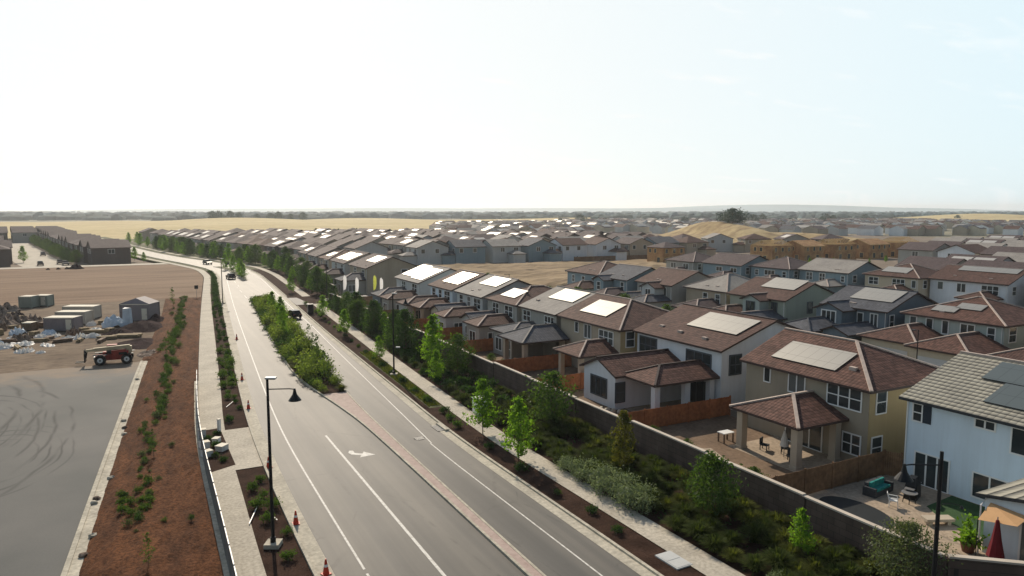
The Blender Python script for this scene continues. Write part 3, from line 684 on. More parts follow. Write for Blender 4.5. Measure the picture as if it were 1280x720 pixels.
def near_houses():
    # --- blue-white house with striped roof, nearest on the right
    h = House('house', 'pale blue-white house with a weathered grey striped tile roof, beside the trampoline-sized dark oval', (50, 22, GB))
    h.root['label'] = 'pale blue-white two-storey house with weathered grey striped tile roof, at the right edge'
    h.block(49.4, 63, 10, 32.3, EV, .36, 'gable', M['blue_white'], M['stripe_roof'], 'y', M['fascia_grey'], oh=.5)
    h.block(42.6, 49.4, 10, 22.8, LO - .1, .2, 'gable', M['blue_white'], M['stripe_roof'], 'x', M['fascia_grey'], oh=.4)
    z = GB
    h.win('W', 49.4, 31.15, 31.75, 3.9 - z, 5.1 - z, 1, 2, shut=(30.45, 31.1)); h.win('W', 49.4, 26.2, 27.4, 4.6 - z, 5.1 - z, 2, 1)
    h.win('W', 49.4, 23.0, 25.1, 3.5 - z, 5.1 - z, 2, 1); h.win('W', 49.4, 29.0, 31.4, .05, 2.3, 3, 1, name='patio_door'); h.win('W', 49.4, 25.2, 27.3, .5, 2.1, 2, 1)
    h.win('W', 42.6, 17.2, 20.8, .4, 2.6, 2, 1, 'trim', name='patio_door')
    for y0, y1, xa, xb in ((24.2, 27.6, 50.4, 53.0), (21.0, 29.3, 53.1, 55.6), (14, 24.0, 50.4, 53.0)): h.panel('W', xa, xb, y0, y1, EV, .36, 49.4, 'panel_dim_sky')
    g = MB(); y = 32.2 - 22; g.tube([(-.66, y, .1), (-.66, y, EV - .2)], [.05, .05], M['trim'], 6); h.part('downpipe', g); g = MB(); g.tube([(-8.0, .7, .1), (-8.0, .7, 3.0), (-7.5, .7, 3.3)], [.05, .05, .05], M['trim'], 6); h.part('downpipe', g)
    h.done('cap')
    # --- taupe house with hipped red tile roof
    h = House('house', 'taupe house with a hipped red tile roof and an open corner patio in front', (52, 41, GB))
    h.block(48.8, 59.4, 34.9, 47.4, EV, .42, 'hip_s', M['taupe'], M['terracotta'])
    h.w.box(-3.19, 7.39, -6.12, -6.1, 0, EV - .2, M['ochre'])  # thin ochre sheet paints bounce light over the taupe end wall
    h.block(43.6, 48.8, 37.0, 43.2, LO, .40, 'hip_e', M['taupe'], M['terracotta'], walls=False)
    for x, y in ((43.9, 37.3), (43.9, 42.9), (48.2, 37.3)): h.post(x, y, LO - .1, w=.3)
    g = MB(); x, y = h.L(43.6, 37.0); g.box(x, x + .35, y, y + 6.2, LO - .45, LO - .05, M['post_tan']); g.box(x + .35, x + 5.2, y, y + .35, LO - .45, LO - .05, M['post_tan']); g.box(x + .35, x + 5.2, y + 5.85, y + 6.2, LO - .45, LO - .05, M['post_tan']); h.part('patio_beam', g)
    h.win('W', 48.8, 40.9, 42.5, 4.4, 6.0, 2, 1); h.win('W', 48.8, 35.6, 38.6, 4.3, 5.95, 3, 2); h.win('W', 48.8, 35.5, 37.0, .8, 2.3, 2, 2); h.win('W', 48.8, 44.6, 45.2, 4.7, 6.0, 1, 1)
    h.win('W', 48.8, 39.0, 42.6, .1, 2.4, 3, 1, name='patio_door'); h.win('S', 34.88, 49.6, 50.7, 4.2, 5.9, 1, 2); h.win('S', 34.88, 49.3, 50.4, .7, 2.3, 1, 2)
    h.panel('W', 49.6, 52.3, 38.7, 45.3, EV, .42, 48.8); h.vents([(50.4, 37.6, EV + .8)])
    h.done('cap')
    # --- white house with dark framed windows and a long single-storey wing
    h = House('house', 'white house with charcoal window frames, brown roof and single-storey wing behind the orange fence', (55, 59, GB))
    h.block(50.2, 64.2, 52.0, 65.4, EV - .1, .34, 'gable', M['white_wall'], M['brown_roof'], 'y')
    h.block(41.3, 50.2, 57.2, 62.8, LO, .42, 'gable', M['white_wall'], M['terracotta'], 'x')
    h.block(42.6, 50.2, 52.6, 57.2, LO - .02, .42, 'hip_e', M['white_wall'], M['terracotta'], walls=False)
    for x, y in ((42.9, 52.95), (46.6, 52.95), (49.7, 52.95)): h.post(x, y, LO - .1, 'white_wall', .3)
    g = MB(); x, y = h.L(42.6, 52.6); g.box(x, x + .3, y, y + 4.6, LO - .4, LO - .06, M['white_wall']); g.box(x + .3, x + 7.6, y, y + .3, LO - .4, LO - .06, M['white_wall']); h.part('patio_beam', g)
    h.win('W', 50.2, 62.0, 64.8, 3.9, 5.5, 3, 2, 'dark_trim', .14); h.win('W', 50.2, 53.5, 57.0, 3.4, 5.3, 3, 2, 'dark_trim', .14); h.win('S', 52.0, 51.3, 52.7, 3.6, 5.4, 2, 2, 'dark_trim', .14)
    h.win('W', 41.3, 58.7, 61.4, .9, 2.7, 3, 1, 'dark_trim', .14); h.win('S', 57.2, 41.4, 42.35, .8, 2.6, 1, 2, 'dark_trim', .14); h.win('W', 50.2, 53.2, 56.5, .1, 2.4, 3, 1, 'dark_trim', name='patio_door')
    h.panel('W', 52.9, 56.3, 52.9, 60.3, EV - .1, .34, 50.2); h.vents([(51.2, 55.5, EV + .35), (51.4, 59.5, EV + .42), (51.8, 63, EV + .5)])
    h.done('fascia', .2)
    # --- beige house with end wall tinted ochre for bounce light
    h = House('house', 'beige house with an ochre end wall and hipped brown roof, left of the white house', (53, 72, GB))
    h.block(48.4, 60, 66.2, 79.2, EV, .40, 'hip_s', M['beige'], M['brown_roof'])
    h.w.box(-4.59, 6.99, -5.82, -5.8, 0, EV - .2, M['ochre'])  # same bounce-light tint laid over the beige end wall
    h.block(43.4, 48.4, 66.8, 71.6, LO, .42, 'hip_e', M['beige'], M['terracotta'], walls=False)
    for x, y in ((43.7, 67.1), (43.7, 71.3), (47.9, 67.1)): h.post(x, y, LO - .1, w=.26)
    h.win('W', 48.4, 75.0, 75.7, 4.6, 5.8, 1, 1); h.win('W', 48.4, 72.2, 73.6, 4.2, 5.8, 2, 1); h.win('W', 48.4, 67.6, 70.4, 4.1, 5.6, 3, 2); h.win('S', 66.18, 49.2, 50.3, 4.1, 5.8, 1, 2)
    h.win('W', 48.4, 68, 71, .1, 2.4, 2, 1, name='patio_door')
    h.panel('W', 49.7, 52.8, 71.0, 76.8, EV, .40, 48.4, 'panel_soft')
    h.done('cap', .18)
    # --- tan house with pale grey roof
    h = House('house', 'greige house with a pale grey tile roof carrying one solar panel, grey hipped wing', (53, 85, GB))
    h.block(48.2, 60.4, 80.0, 89.6, EV, .38, 'gable', M['grey_wall'], M['grey_roof'], 'y')
    h.block(41.8, 48.2, 77.2, 83.2, LO, .42, 'hip_e', M['grey_wall'], M['slate_roof'], walls=False)
    for x, y in ((42.2, 77.6), (42.2, 82.8), (47.6, 77.6)): h.post(x, y, LO - .1, w=.28)
    h.block(43.4, 48.2, 83.4, 89.0, LO - .1, .3, 'hip_e', M['grey_wall'], M['slate_roof'])
    h.win('W', 48.2, 87.0, 89.0, 4.3, 5.7, 2, 2); h.win('W', 48.2, 80.6, 83.0, 4.0, 5.6, 3, 2); h.win('W', 43.4, 86.4, 88.2, .7, 2.3, 2, 1); h.win('W', 43.4, 83.7, 84.9, .1, 2.4, 1, 2, name='patio_door'); h.win('S', 80.0, 49.5, 50.8, 4.2, 5.7, 1, 2)
    h.panel('W', 51.0, 53.9, 80.6, 87.0, EV, .38, 48.2, 'panel_soft'); h.vents([(50, 88, EV + .75)])
    h.done('grey_roof', .2)
near_houses()

def gen(name, label, x0, x1, y0, y1, wall, roof, kind='gable', axis='y', sl=.38, eave=EV, panels=(), low=(), winW=(), winS=(), winE=(), winN=(), trim='trim', cap='cap', group=None, capw=.2, loc=None, cat='house', extra=None):
    h = House(name, label, loc or ((x0 + x1) / 2, (y0 + y1) / 2, GB), group, cat)
    h.block(x0, x1, y0, y1, eave, sl, kind, M[wall], M[roof], axis)
    for b in low:   # (x0,x1,y0,y1,eave,kind,axis,wall,roof,walls)
        h.block(b[0], b[1], b[2], b[3], b[4], .40, b[5], M[b[7]], M[b[8]], b[6], walls=b[9] if len(b) > 9 else True)
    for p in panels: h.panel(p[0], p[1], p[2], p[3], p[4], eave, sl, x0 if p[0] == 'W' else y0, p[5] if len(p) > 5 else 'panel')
    if loc is None:
        q = random.Random(int(y0 * 3 + x0))
        for b in low:
            c, w = (b[2] + b[3]) / 2, b[3] - b[2]
            if len(b) > 9 and not b[9]:
                for px, py in ((b[0] + .3, b[2] + .3), (b[0] + .3, b[3] - .3), (b[1] - .5, b[2] + .3)): h.post(px, py, LO - .1, w=.24)
            elif b[4] <= LO and x0 < 80:
                h.win('W', b[0], c - .9 - q.uniform(0, .3), c + .7 + q.uniform(0, .3), q.choice((.15, .8)), 2.35, 2, q.choice((1, 2)), trim, .1)
                h.win('S', b[2], b[0] + 1.4, b[0] + 2.5 + q.uniform(0, 1), .8, 2.3, 2, 1, trim, .1)
        for _ in range(2):
            vx = x0 + q.uniform(.6, 1.6); h.vents([(vx, q.uniform(y0 + 3, y1 - 3), eave + (vx - x0) * sl)])
        g = MB(); lx, ly = h.L(x0, y0); g.tube([(lx - .06, ly + .2, .05), (lx - .06, ly + .2, eave - .2)], [.045, .045], M[trim], 6); h.part('downpipe', g)
    for face, plane, lst in (('W', x0, winW), ('S', y0, winS), ('E', x1, winE), ('N', y1, winN)):
        for q in lst:
            tr = q[6] if len(q) > 6 else trim; pl = q[7] if len(q) > 7 else plane
            h.win(face, pl, q[0], q[1], q[2], q[3], q[4], q[5], tr, .12)
    if extra: extra(h)
    h.done(cap, capw)
    return h.root

def row_a():
    G = None
    gen('house', 'taupe-grey house with hipped brown roof and glaring solar panel, left of the pale grey roof', 48, 60, 90.6, 100.4, 'grey_wall', 'brown_roof', 'hip', panels=(('W', 49, 51.4, 93.4, 98, 'panel_soft'),), winW=((92, 94.4, 4.2, 5.7, 2, 2), (96.5, 98.5, 4.2, 5.7, 2, 2)), winS=((49.2, 50.4, 4.2, 5.7, 1, 2),),
        low=((42.4, 48, 91.5, 96, LO, 'hip_e', 'y', 'grey_wall', 'brown_roof'), (43.5, 48, 96, 100, LO, 'gable', 'x', 'lightgrey', 'slate_roof')))
    gen('house', 'pale house with light grey roof and flat panel, sixth from right along the wall', 47.6, 60, 101.4, 111.6, 'lightgrey', 'grey_roof', 'gable', panels=(('W', 50.5, 53.4, 102.6, 109, 'panel_soft'),), winW=((102.2, 104.6, 4.2, 5.7, 2, 2), (106, 107.2, 4.2, 5.7, 1, 2), (109, 110.4, 4.2, 5.7, 1, 2)),
        low=((41.6, 47.6, 102, 106, LO, 'hip_e', 'y', 'lightgrey', 'terracotta'), (42.5, 47.6, 106, 110.5, LO, 'gable', 'x', 'cream', 'slate_roof')))
    gen('house', 'bluish white house with brown roof and glaring panel, small hipped brown-roofed wing in front', 47.4, 59.6, 113, 123.4, 'blue_white', 'brown_roof', 'gable', panels=(('W', 48.8, 52.8, 114, 121),), winW=((114.2, 116.6, 4.2, 5.7, 2, 2), (118, 119.2, 4.2, 5.7, 1, 2), (121, 122.4, 4.2, 5.7, 1, 2)),
        low=((41.8, 47.4, 113.4, 118, LO, 'hip_e', 'y', 'grey_wall', 'terracotta', False), (41.0, 47.4, 118, 122.6, LO, 'hip_e', 'y', 'lightgrey', 'brown_roof')))
    gen('house', 'grey house with two blinding white solar panels on a pale roof, beside the flags', 46.6, 59, 127, 140.5, 'lightgrey', 'grey_roof', 'gable', panels=(('W', 47.2, 51.6, 127.6, 133.6), ('W', 47.6, 52.2, 134.4, 140)), winW=((128.5, 131, 4.2, 5.7, 2, 2), (135, 137, 4.2, 5.7, 2, 2)),
        low=((40.8, 46.6, 127.6, 132, LO, 'hip_e', 'y', 'grey_wall', 'brown_roof'), (40.8, 46.6, 133, 138, LO, 'hip_e', 'y', 'slate_wall', 'slate_roof')))
    gen('house', 'beige house with a big plain gable end behind the flags at the side street', 47.5, 60, 165, 180, 'beige', 'purple_roof', 'gable', panels=(('W', 50, 53, 166.5, 174),), winW=((167, 169, 4.2, 5.7, 2, 2), (174, 176, 4.2, 5.7, 2, 2)), winS=((56, 57.4, 4.3, 5.6, 1, 1),),
        low=((42, 47.5, 166, 172, LO, 'hip_e', 'y', 'grey_wall', 'slate_roof'),))
    gen('house', 'grey house with two bright panels on its roof, beyond the beige gable', 47, 59.5, 183, 197, 'lightgrey', 'purple_roof', 'gable', panels=(('W', 48, 52, 184, 189.4), ('W', 48, 52, 190.6, 196)), winW=((185, 187, 4.2, 5.7, 2, 2), (191, 193, 4.2, 5.7, 2, 2)),
        low=((42, 47, 184, 189, LO, 'hip_e', 'y', 'grey_wall', 'purple_roof'),))
    for i, (a, b, lab, wl, rf, kd) in enumerate(((200, 212, 'tan house with hipped red-brown roof just before the road bends', 'beige', 'terracotta', 'hip'), (215, 227, 'grey house with plain purple-brown roof near the road bend', 'grey_wall', 'purple_roof', 'gable'), (230, 242, 'tan house with purple-brown hipped roof and one panel by the road bend', 'beige', 'purple_roof', 'hip'))):
        gen('house', lab, 47, 59, a, b, wl, rf, kd, panels=(('W', 48, 50.5, a + 3.6, b - 3.6),) if i != 1 else (), winW=((a + 2, a + 4, 4.2, 5.7, 2, 2), (b - 4, b - 2, 4.2, 5.7, 2, 2)), low=((42, 47, a + 1, a + 6, LO, 'hip_e', 'y', wl, rf),))
row_a()

def porch(h, x0, x1, y0, y1): pass
def row_b():
    W3 = lambda y: (y, y + 2.1, 4.2, 5.7, 3, 2)
    gen('house', 'grey-mint house with hipped red-brown roof, pale ridge tiles and low garage wing', 90.2, 102, 47.6, 60, 'mint', 'terracotta', 'hip', panels=(('W', 92.4, 93.9, 51.6, 54.8), ('W', 91.2, 92.7, 54.2, 57.2)),
        winW=((58.4, 59.2, 4.2, 5.8, 1, 1), (56.2, 57, 4.2, 5.8, 1, 1), (54.2, 54.9, 4.2, 5.8, 1, 1), (51, 52.6, 4.1, 5.7, 2, 1), (48.6, 49.4, 4.1, 5.7, 1, 2)), winS=((91.3, 92.7, 4.1, 5.8, 1, 2),),
        low=((82.4, 90.2, 47.0, 54, LO, 'hip_e', 'y', 'cream', 'terracotta'), (83.6, 90.2, 54, 61.4, LO, 'hip_e', 'y', 'cream', 'terracotta')), extra=lambda h: [garage(h, 82.4, 47.9, 53), garage(h, 83.6, 55, 60.4)])
    gen('house', 'slate-blue gabled house with one big pale panel and a white triple window', 88.8, 100.4, 61.6, 71.8, 'slate_wall', 'slate_roof', 'gable', panels=(('W', 90.8, 94.2, 62.4, 69),), winW=((63, 64, 3.9, 5.6, 2, 1), (65.2, 66, 4.1, 5.5, 1, 1)), winS=((89.4, 90.2, 3.9, 5.6, 1, 2),), cap='slate_roof',
        low=((86.2, 91, 66.6, 70.8, EV - .3, 'gable', 'x', 'slate_wall', 'slate_roof'), (82, 88.8, 62.4, 66.4, LO, 'gable', 'x', 'slate_wall', 'slate_roof'), (80, 86.2, 66.6, 72, LO, 'hip_e', 'y', 'slate_wall', 'slate_roof')),
        extra=lambda h: [h.win('W', 86.2, 67.6, 69.8, 3.9, 5.6, 3, 1, 'trim', .16), garage(h, 82, 62.9, 65.9), garage(h, 80, 67.2, 71.2)])
    gen('house', 'beige gabled house with one pale panel, behind the white house with charcoal windows', 86.2, 98, 76.4, 87.8, 'sage_wall', 'brown_roof', 'gable', panels=(('W', 89, 92.4, 77.4, 84),), winW=((78, 79, 4, 5.6, 2, 1, 'dark_trim'), (82, 83.2, 4, 5.6, 2, 1, 'dark_trim')), winS=((91, 92, 4, 5.6, 1, 1, 'dark_trim'),),
        low=((84.2, 88, 79.6, 83, EV - .2, 'gable', 'x', 'mint', 'brown_roof'), (80, 86.2, 76.6, 81, LO, 'gable', 'x', 'slate_wall', 'slate_roof'), (80.6, 86.2, 83, 87.8, LO, 'hip_e', 'y', 'sage_wall', 'brown_roof')),
        extra=lambda h: h.win('W', 84.2, 80.6, 82.2, 4, 5.6, 2, 1, 'dark_trim', .12))
    gen('house', 'olive-grey house whose hipped roof has one pale grey slope', 87, 98, 89.4, 99.4, 'beige', 'grey_roof', 'hip', sl=.46, winW=((91, 92, 4, 5.5, 1, 2), (94, 95, 4, 5.5, 1, 2)), winS=((88.3, 89.4, 4, 5.6, 1, 2),),
        low=((81, 87, 90, 95.4, LO, 'hip_e', 'y', 'beige', 'purple_roof'),))
    gen('house', 'brown-roofed grey house with a white dormer gable facing the street', 85.4, 97, 101.4, 111.6, 'grey_wall', 'brown_roof', 'gable', winW=((103, 104.2, 4, 5.6, 2, 1), (109.2, 110.4, 4, 5.6, 2, 1)),
        low=((83.2, 88, 103.6, 107.4, EV - .5, 'gable', 'x', 'lightgrey', 'brown_roof'), (79.6, 85.4, 101.8, 106, LO, 'hip_e', 'y', 'lightgrey', 'slate_roof'), (80, 85.4, 107, 111, LO, 'gable', 'x', 'grey_wall', 'slate_roof')),
        extra=lambda h: h.win('W', 83.2, 104.8, 106.2, 3.9, 5.3, 2, 1))
    gen('house', 'dusty teal gabled house with white-trimmed windows in the second row', 84.4, 95.6, 113.4, 123.6, 'teal_wall', 'slate_roof', 'gable', winW=((114.6, 115.6, 4, 5.6, 1, 2), (121, 122, 4, 5.6, 1, 2)), winS=((87, 88, 4, 5.4, 1, 1),),
        low=((82.2, 86.8, 118.4, 121.8, EV - .3, 'gable', 'x', 'teal_wall', 'slate_roof'), (79, 84.4, 113.6, 118, LO, 'hip_e', 'y', 'cream', 'purple_roof')), extra=lambda h: h.win('W', 82.2, 119.5, 120.6, 3.9, 5.4, 1, 2))
    gen('house', 'blue-grey house with hipped red-brown roof at the edge of the dry field', 86, 97.4, 125.4, 138, 'teal_wall', 'brown_roof', 'hip', winW=((127, 128, 4, 5.4, 1, 2), (131, 132, 4, 5.4, 1, 2), (135, 136, 4, 5.4, 1, 2)),
        low=((80.6, 86, 125.6, 131, LO, 'hip_e', 'y', 'lightgrey', 'brown_roof'),))
    gen('house', 'tan house with low hipped brown roof at the far right edge, second row', 90, 102, 31, 44.6, 'beige', 'brown_roof', 'hip', winW=((33, 35, 4, 5.6, 2, 2), (40, 42, 4, 5.6, 2, 2)), low=((82.8, 90, 38, 45.6, LO, 'hip_e', 'y', 'cream', 'brown_roof'),))
def garage(h, x, y0, y1):
    f = h.frame('W', x); g = MB(); h.bx(g, f, y0, y1, .02, 2.4, .0, .04, M['garage'])
    for i in range(1, 4): h.bx(g, f, y0 + .1, y1 - .1, 2.4 * i / 4 - .02, 2.4 * i / 4 + .02, .04, .05, M['trim'])
    fixn(g.build('garage_door', h.root))
row_b()

def row_c():
    specs = [
     (141.2, 153.4, 74.4, 89, 'white_wall', 'brown_roof', 'gable', (('W', 145, 147, 75, 86),), 'white house with a long strip of solar panels along its brown roof', ((76, 79, 4, 5.6, 3, 2), (82, 83.6, 4, 5.6, 2, 1), (86.4, 87.4, 4.2, 5.6, 1, 1))),
     (138.4, 150, 89.6, 101.6, 'cream', 'brown_roof', 'hip', (('W', 139.6, 142, 93, 98.8),), 'cream house with hipped brown roof and pale panel, left of the white one', ((90.2, 91, 4.2, 5.6, 1, 1), (92.6, 95.2, 4.1, 5.6, 3, 2), (98.5, 100.6, 4.2, 5.6, 2, 2))),
     (136.2, 148, 104, 117, 'teal_wall', 'grey_roof', 'gable', (), 'pale blue house with a plain light grey roof in the third row', ((105, 105.8, 4.2, 5.4, 1, 2), (110, 111.4, 4, 5.6, 2, 2), (113.4, 115, 4, 5.6, 2, 2))),
     (133.6, 145, 117.6, 129.4, 'teal_wall', 'purple_roof', 'hip', (), 'pale blue house with a hipped purple-brown roof, third row', ((118.6, 119.6, 4.2, 5.4, 1, 2), (122, 125, 4.4, 5.5, 3, 1), (127, 128, 4.2, 5.4, 1, 2))),
     (131.4, 143, 130.4, 144, 'teal_wall', 'purple_roof', 'gable', (), 'blue house with long reddish-purple roof beside the dry field', ((132, 134, 4.4, 5.4, 2, 1), (137, 139, 4.4, 5.4, 2, 1))),
     (130, 141, 146, 157, 'grey_wall', 'purple_roof', 'hip', (), 'grey house with hipped dark roof at the corner of the dry field', ((148, 150, 4.2, 5.5, 2, 1), (153, 155, 4.2, 5.5, 2, 1))),
     (143, 155, 58, 72, 'grey_wall', 'purple_roof', 'gable', (('W', 145, 148, 60, 69),), 'grey house with one big panel at the right edge, third row', ((60, 62, 4.2, 5.5, 2, 1), (68, 70, 4.2, 5.5, 2, 1)))]
    for x0, x1, y0, y1, wl, rf, kd, pn, lab, ww in specs:
        gen('house', lab, x0, x1, y0, y1, wl, rf, kd, panels=pn, winW=ww, winS=((x0 + 1.5, x0 + 2.6, 4.1, 5.6, 1, 2),), low=((x0 - 5, x0, y0 + 1, y0 + 6, LO, 'hip_e', 'y', wl, rf),))
row_c()

def far_template(name, wx, wy, wall, roof, kind, axis, npan, low=True):
    def mk():
        pan = []
        if npan >= 1: pan.append(('W', -wx / 2 + 1.2, -wx / 2 + 4.4, -wy / 2 + 1.5, wy / 2 - 4.5 if npan == 1 else -.2))
        if npan >= 2: pan.append(('W', -wx / 2 + 1.2, -wx / 2 + 4.4, .3, wy / 2 - 1.2))
        if axis == 'x' or kind == 'hip':
            pan = pan[:1]
            pan = [('S', -wx / 2 + 2.6, wx / 2 - 4.0, -wy / 2 + 1.2, -wy / 2 + 4.2)] if (npan and axis == 'x') else [(p[0], p[1], p[1] + 2, -2.4, 2.6) for p in pan]
        lw = ((-wx / 2 - 5, -wx / 2, -wy / 2 + .6, -wy / 2 + 5.6, LO, 'hip_e', 'y', wall, roof),) if low else ()
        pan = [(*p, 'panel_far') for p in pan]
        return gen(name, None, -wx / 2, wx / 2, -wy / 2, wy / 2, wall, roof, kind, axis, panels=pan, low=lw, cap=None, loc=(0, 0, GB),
                   winW=((-wy / 2 + 1.2, -wy / 2 + 3, 4.1, 5.6, 2, 1), (1, 2.6, 4.1, 5.6, 2, 1)), winS=((-wx / 2 + 1.5, -wx / 2 + 2.9, 4.1, 5.6, 1, 1), (1, 2.4, 4.1, 5.6, 1, 1)), winE=((-1, 1, 4.1, 5.6, 2, 1),))
    return mk
TEMPL = [
    ('grey walls and a grey-brown gabled roof with one pale panel', far_template('house', 12, 12.4, 'grey_wall', 'purple_roof', 'gable', 'y', 1)),
    ('beige walls and a plain grey-brown gabled roof', far_template('house', 11.6, 12, 'beige', 'purple_roof', 'gable', 'y', 0)),
    ('tan walls and a hipped dark brown roof', far_template('house', 12, 12, 'beige', 'brown_roof', 'hip', 'y', 0)),
    ('pale grey walls and two bright panels on a dark roof', far_template('house', 12, 13, 'lightgrey', 'purple_roof', 'gable', 'y', 2)),
    ('dusty blue walls and a slate roof', far_template('house', 12, 12, 'teal_wall', 'slate_roof', 'gable', 'x', 0)),
    ('cream walls and a reddish-brown hipped roof', far_template('house', 12, 12.6, 'cream', 'terracotta', 'hip', 'y', 0)),
    ('white walls and a dark brown gabled roof', far_template('house', 11.4, 12, 'white_wall', 'brown_roof', 'gable', 'x', 0)),
    ('pale walls and a light grey roof', far_template('house', 12, 12, 'lightgrey', 'grey_roof', 'gable', 'y', 0)),
    ('shade-coloured walls and a low plain dark roof', far_template('house', 12.5, 12.5, 'shaded_wall', 'purple_roof', 'gable', 'y', 0)),
    ('shade-coloured walls and a hipped dark roof', far_template('house', 12.5, 12.5, 'shaded_wall', 'purple_roof', 'hip', 'y', 0)),
    ('shade-coloured walls and a dark roof with one bright panel', far_template('house', 12.5, 12.5, 'shaded_wall', 'purple_roof', 'gable', 'y', 1)),
    ('grey walls and a hipped dark roof with a bright panel', far_template('house', 12, 12.4, 'grey_wall', 'purple_roof', 'hip', 'y', 1)),
]
PROTO = {}
NH = [0]
def far_house(x, y, rz, zone, k):
    look, mk = TEMPL[k]
    lab = 'house with %s, %s' % (look.replace('walls and ', 'walls, '), zone[0]); grp = 'houses with %s %s' % (look.split(' and ')[1], zone[1])
    if k not in PROTO: o = PROTO[k] = mk(); first = True
    else: o = copy_tree(PROTO[k])
    put(o, (x, y, GB), rz, 1, lab, grp); NH[0] += 1
def far_estate():
    r = random.Random(21)
    Z1 = ('beyond the road bend', 'in the middle estate')
    Z2 = ('left of the road', 'in the left estate')
    Z3 = ('beyond the dry field', 'beyond the dry field')
    Z4 = ('far right', 'in the right estate')
    purple = [0, 1, 11, 3, 10, 2, 8, 11, 3, 9, 10, 0]
    # middle mass
    rows = [26, 43, 70, 87, 114, 131, 160, 177, 206]
    n = 0
    for yi in range(24):
        y = 258 + yi * 14.2
        for j, dx in enumerate(rows):
            x = KO(y) + dx + r.uniform(-1, 1)
            if y < 300 and x > 100: continue
            if yi > 14 and (j + yi) % 2: continue
            if yi > 7 and j > 6: continue
            if n > 125: break
            a_ = R(27.5); X_ = math.cos(a_) * x - math.sin(a_) * y; Y_ = math.sin(a_) * x + math.cos(a_) * y
            if X_ / Y_ < -.12 and Y_ > 465 or Y_ > 560: continue
            far_house(x, y + r.uniform(-1, 1), R(9 if y > 285 else 3) + r.choice([0, 0, 0, math.pi]), Z1, r.choice(purple)); n += 1
    # left
    for yi in range(15):
        y = 306 + yi * 15.2
        far_house(PL(y) - 14.5, y, R(9 - 90), Z2, r.choice([8, 9, 9, 8, 10]))
        for dx in (-50, -66, -83) if yi % 3 else (-52, -68):
            far_house(PL(y) + dx, y + 4, R(9 - 90), Z2, r.choice([8, 9, 10, 8]))
    for yi in range(5):
        for dx in (-14, -29, -44, -59, -74): far_house(PL(530) + dx - yi * 2.4, 536 + yi * 18, R(9 - 90), Z2, r.choice([8, 9, 10, 0]))
    # beyond the vacant field
    for j, yy in enumerate((254, 270, 298, 314, 345, 361)):
        for i in range(9 if j < 2 else 8):
            x = 96 + i * 14.4 + (j % 2) * 5 + j * 5; y = yy - (x - 96) * .12 + r.uniform(-1.5, 1.5)
            if j > 3 and i % 2: continue
            k = r.choice([4, 6, 7, 4, 2, 0, 1]) if j < 1 else r.choice([0, 1, 2, 9, 7, 8, 11, 10])
            far_house(x, y, r.choice([0, math.pi / 2, 0]), Z3, k)
    for i in range(6): far_house(*cam2(66 + i * 17, 352 - abs(i - 2) * 3), R(-27), Z3, r.choice([0, 2, 5, 7, 9]))
    # right
    for j, x in enumerate((168, 186, 205)):
        for i in range(8):
            y = 62 + i * 14.4
            if y > 108: continue
            far_house(x + r.uniform(-1, 1), y, r.choice([0, math.pi]), Z4, r.choice([0, 1, 2, 5, 7, 3]))
    for j, (x, n_) in enumerate(((236, 5), (254, 5), (286, 6), (304, 6), (340, 6), (372, 5))):
        for i in range(n_):
            y = 96 + i * 15 + j * 4
            far_house(x + i * 2, y, r.choice([0, math.pi]), Z4, r.choice([7, 1, 7, 6, 0, 3]))
far_estate()

def timber_houses():
    """houses under construction, sheathed in raw orange timber panels"""
    labs = ['orange timber-sheathed house shell, leftmost of the unfinished row', 'unfinished house shell of orange panels with pale stud gaps', 'long orange sheathed house shell in the middle of the unfinished row',
            'unfinished orange house shell with a low pitched roof deck', 'rightmost orange house shell of the unfinished row', 'small ochre two-storey shell beside the dry hill']
    for i, (x, y, wx, wy, st) in enumerate(((219, 202, 11, 11, 0), (234, 200, 11, 11, 1), (251, 199, 13, 11, 0), (270, 198, 12, 11, 1), (289, 197, 13, 11, 0), (176, 213, 10, 9.5, 2))):
        h = House('unfinished_house', labs[i], (x, y, GB), 'unfinished timber houses')
        x0, x1, y0, y1 = x - wx / 2, x + wx / 2, y - wy / 2, y + wy / 2
        if st == 2: h.block(x0, x1, y0, y1, 6.2, .36, 'hip', M['osb'], M['purple_roof'])
        elif st == 1:
            h.block(x0, x1, y0, y1, 6.0, .36, 'gable', M['osb'], M['osb'], 'x', M['studs'])
        else:
            h.w.box(-wx / 2, wx / 2, -wy / 2, wy / 2, -.1, 6.2, M['osb'])
            g = MB()
            for k in range(9):
                q = -wx / 2 + .3 + k * (wx - .6) / 8
                g.bar((q, -wy / 2, 6.2), (q, 0, 8.3), .1, .2, M['studs']); g.bar((q, wy / 2, 6.2), (q, 0, 8.3), .1, .2, M['studs']); g.bar((q, -wy / 2, 6.3), (q, wy / 2, 6.3), .1, .2, M['studs'])
            h.part('roof_truss', g)
        for f, pl, a in (('W', x0, y), ('S', y0, x), ('S', y0, x + 3.4), ('S', y0, x - 3.6), ('W', x0, y + 3)):
            h.win(f, pl, a - .6, a + .6, 4.0, 5.5, 1, 1, 'studs', .14, 'window_opening'); 
        for f, pl, a in (('W', x0, y - 2), ('S', y0, x + 2), ('S', y0, x - 3)): h.win(f, pl, a - .8, a + .8, .4, 2.4, 1, 1, 'studs', .14, 'window_opening')
        h.done(None)
timber_houses()

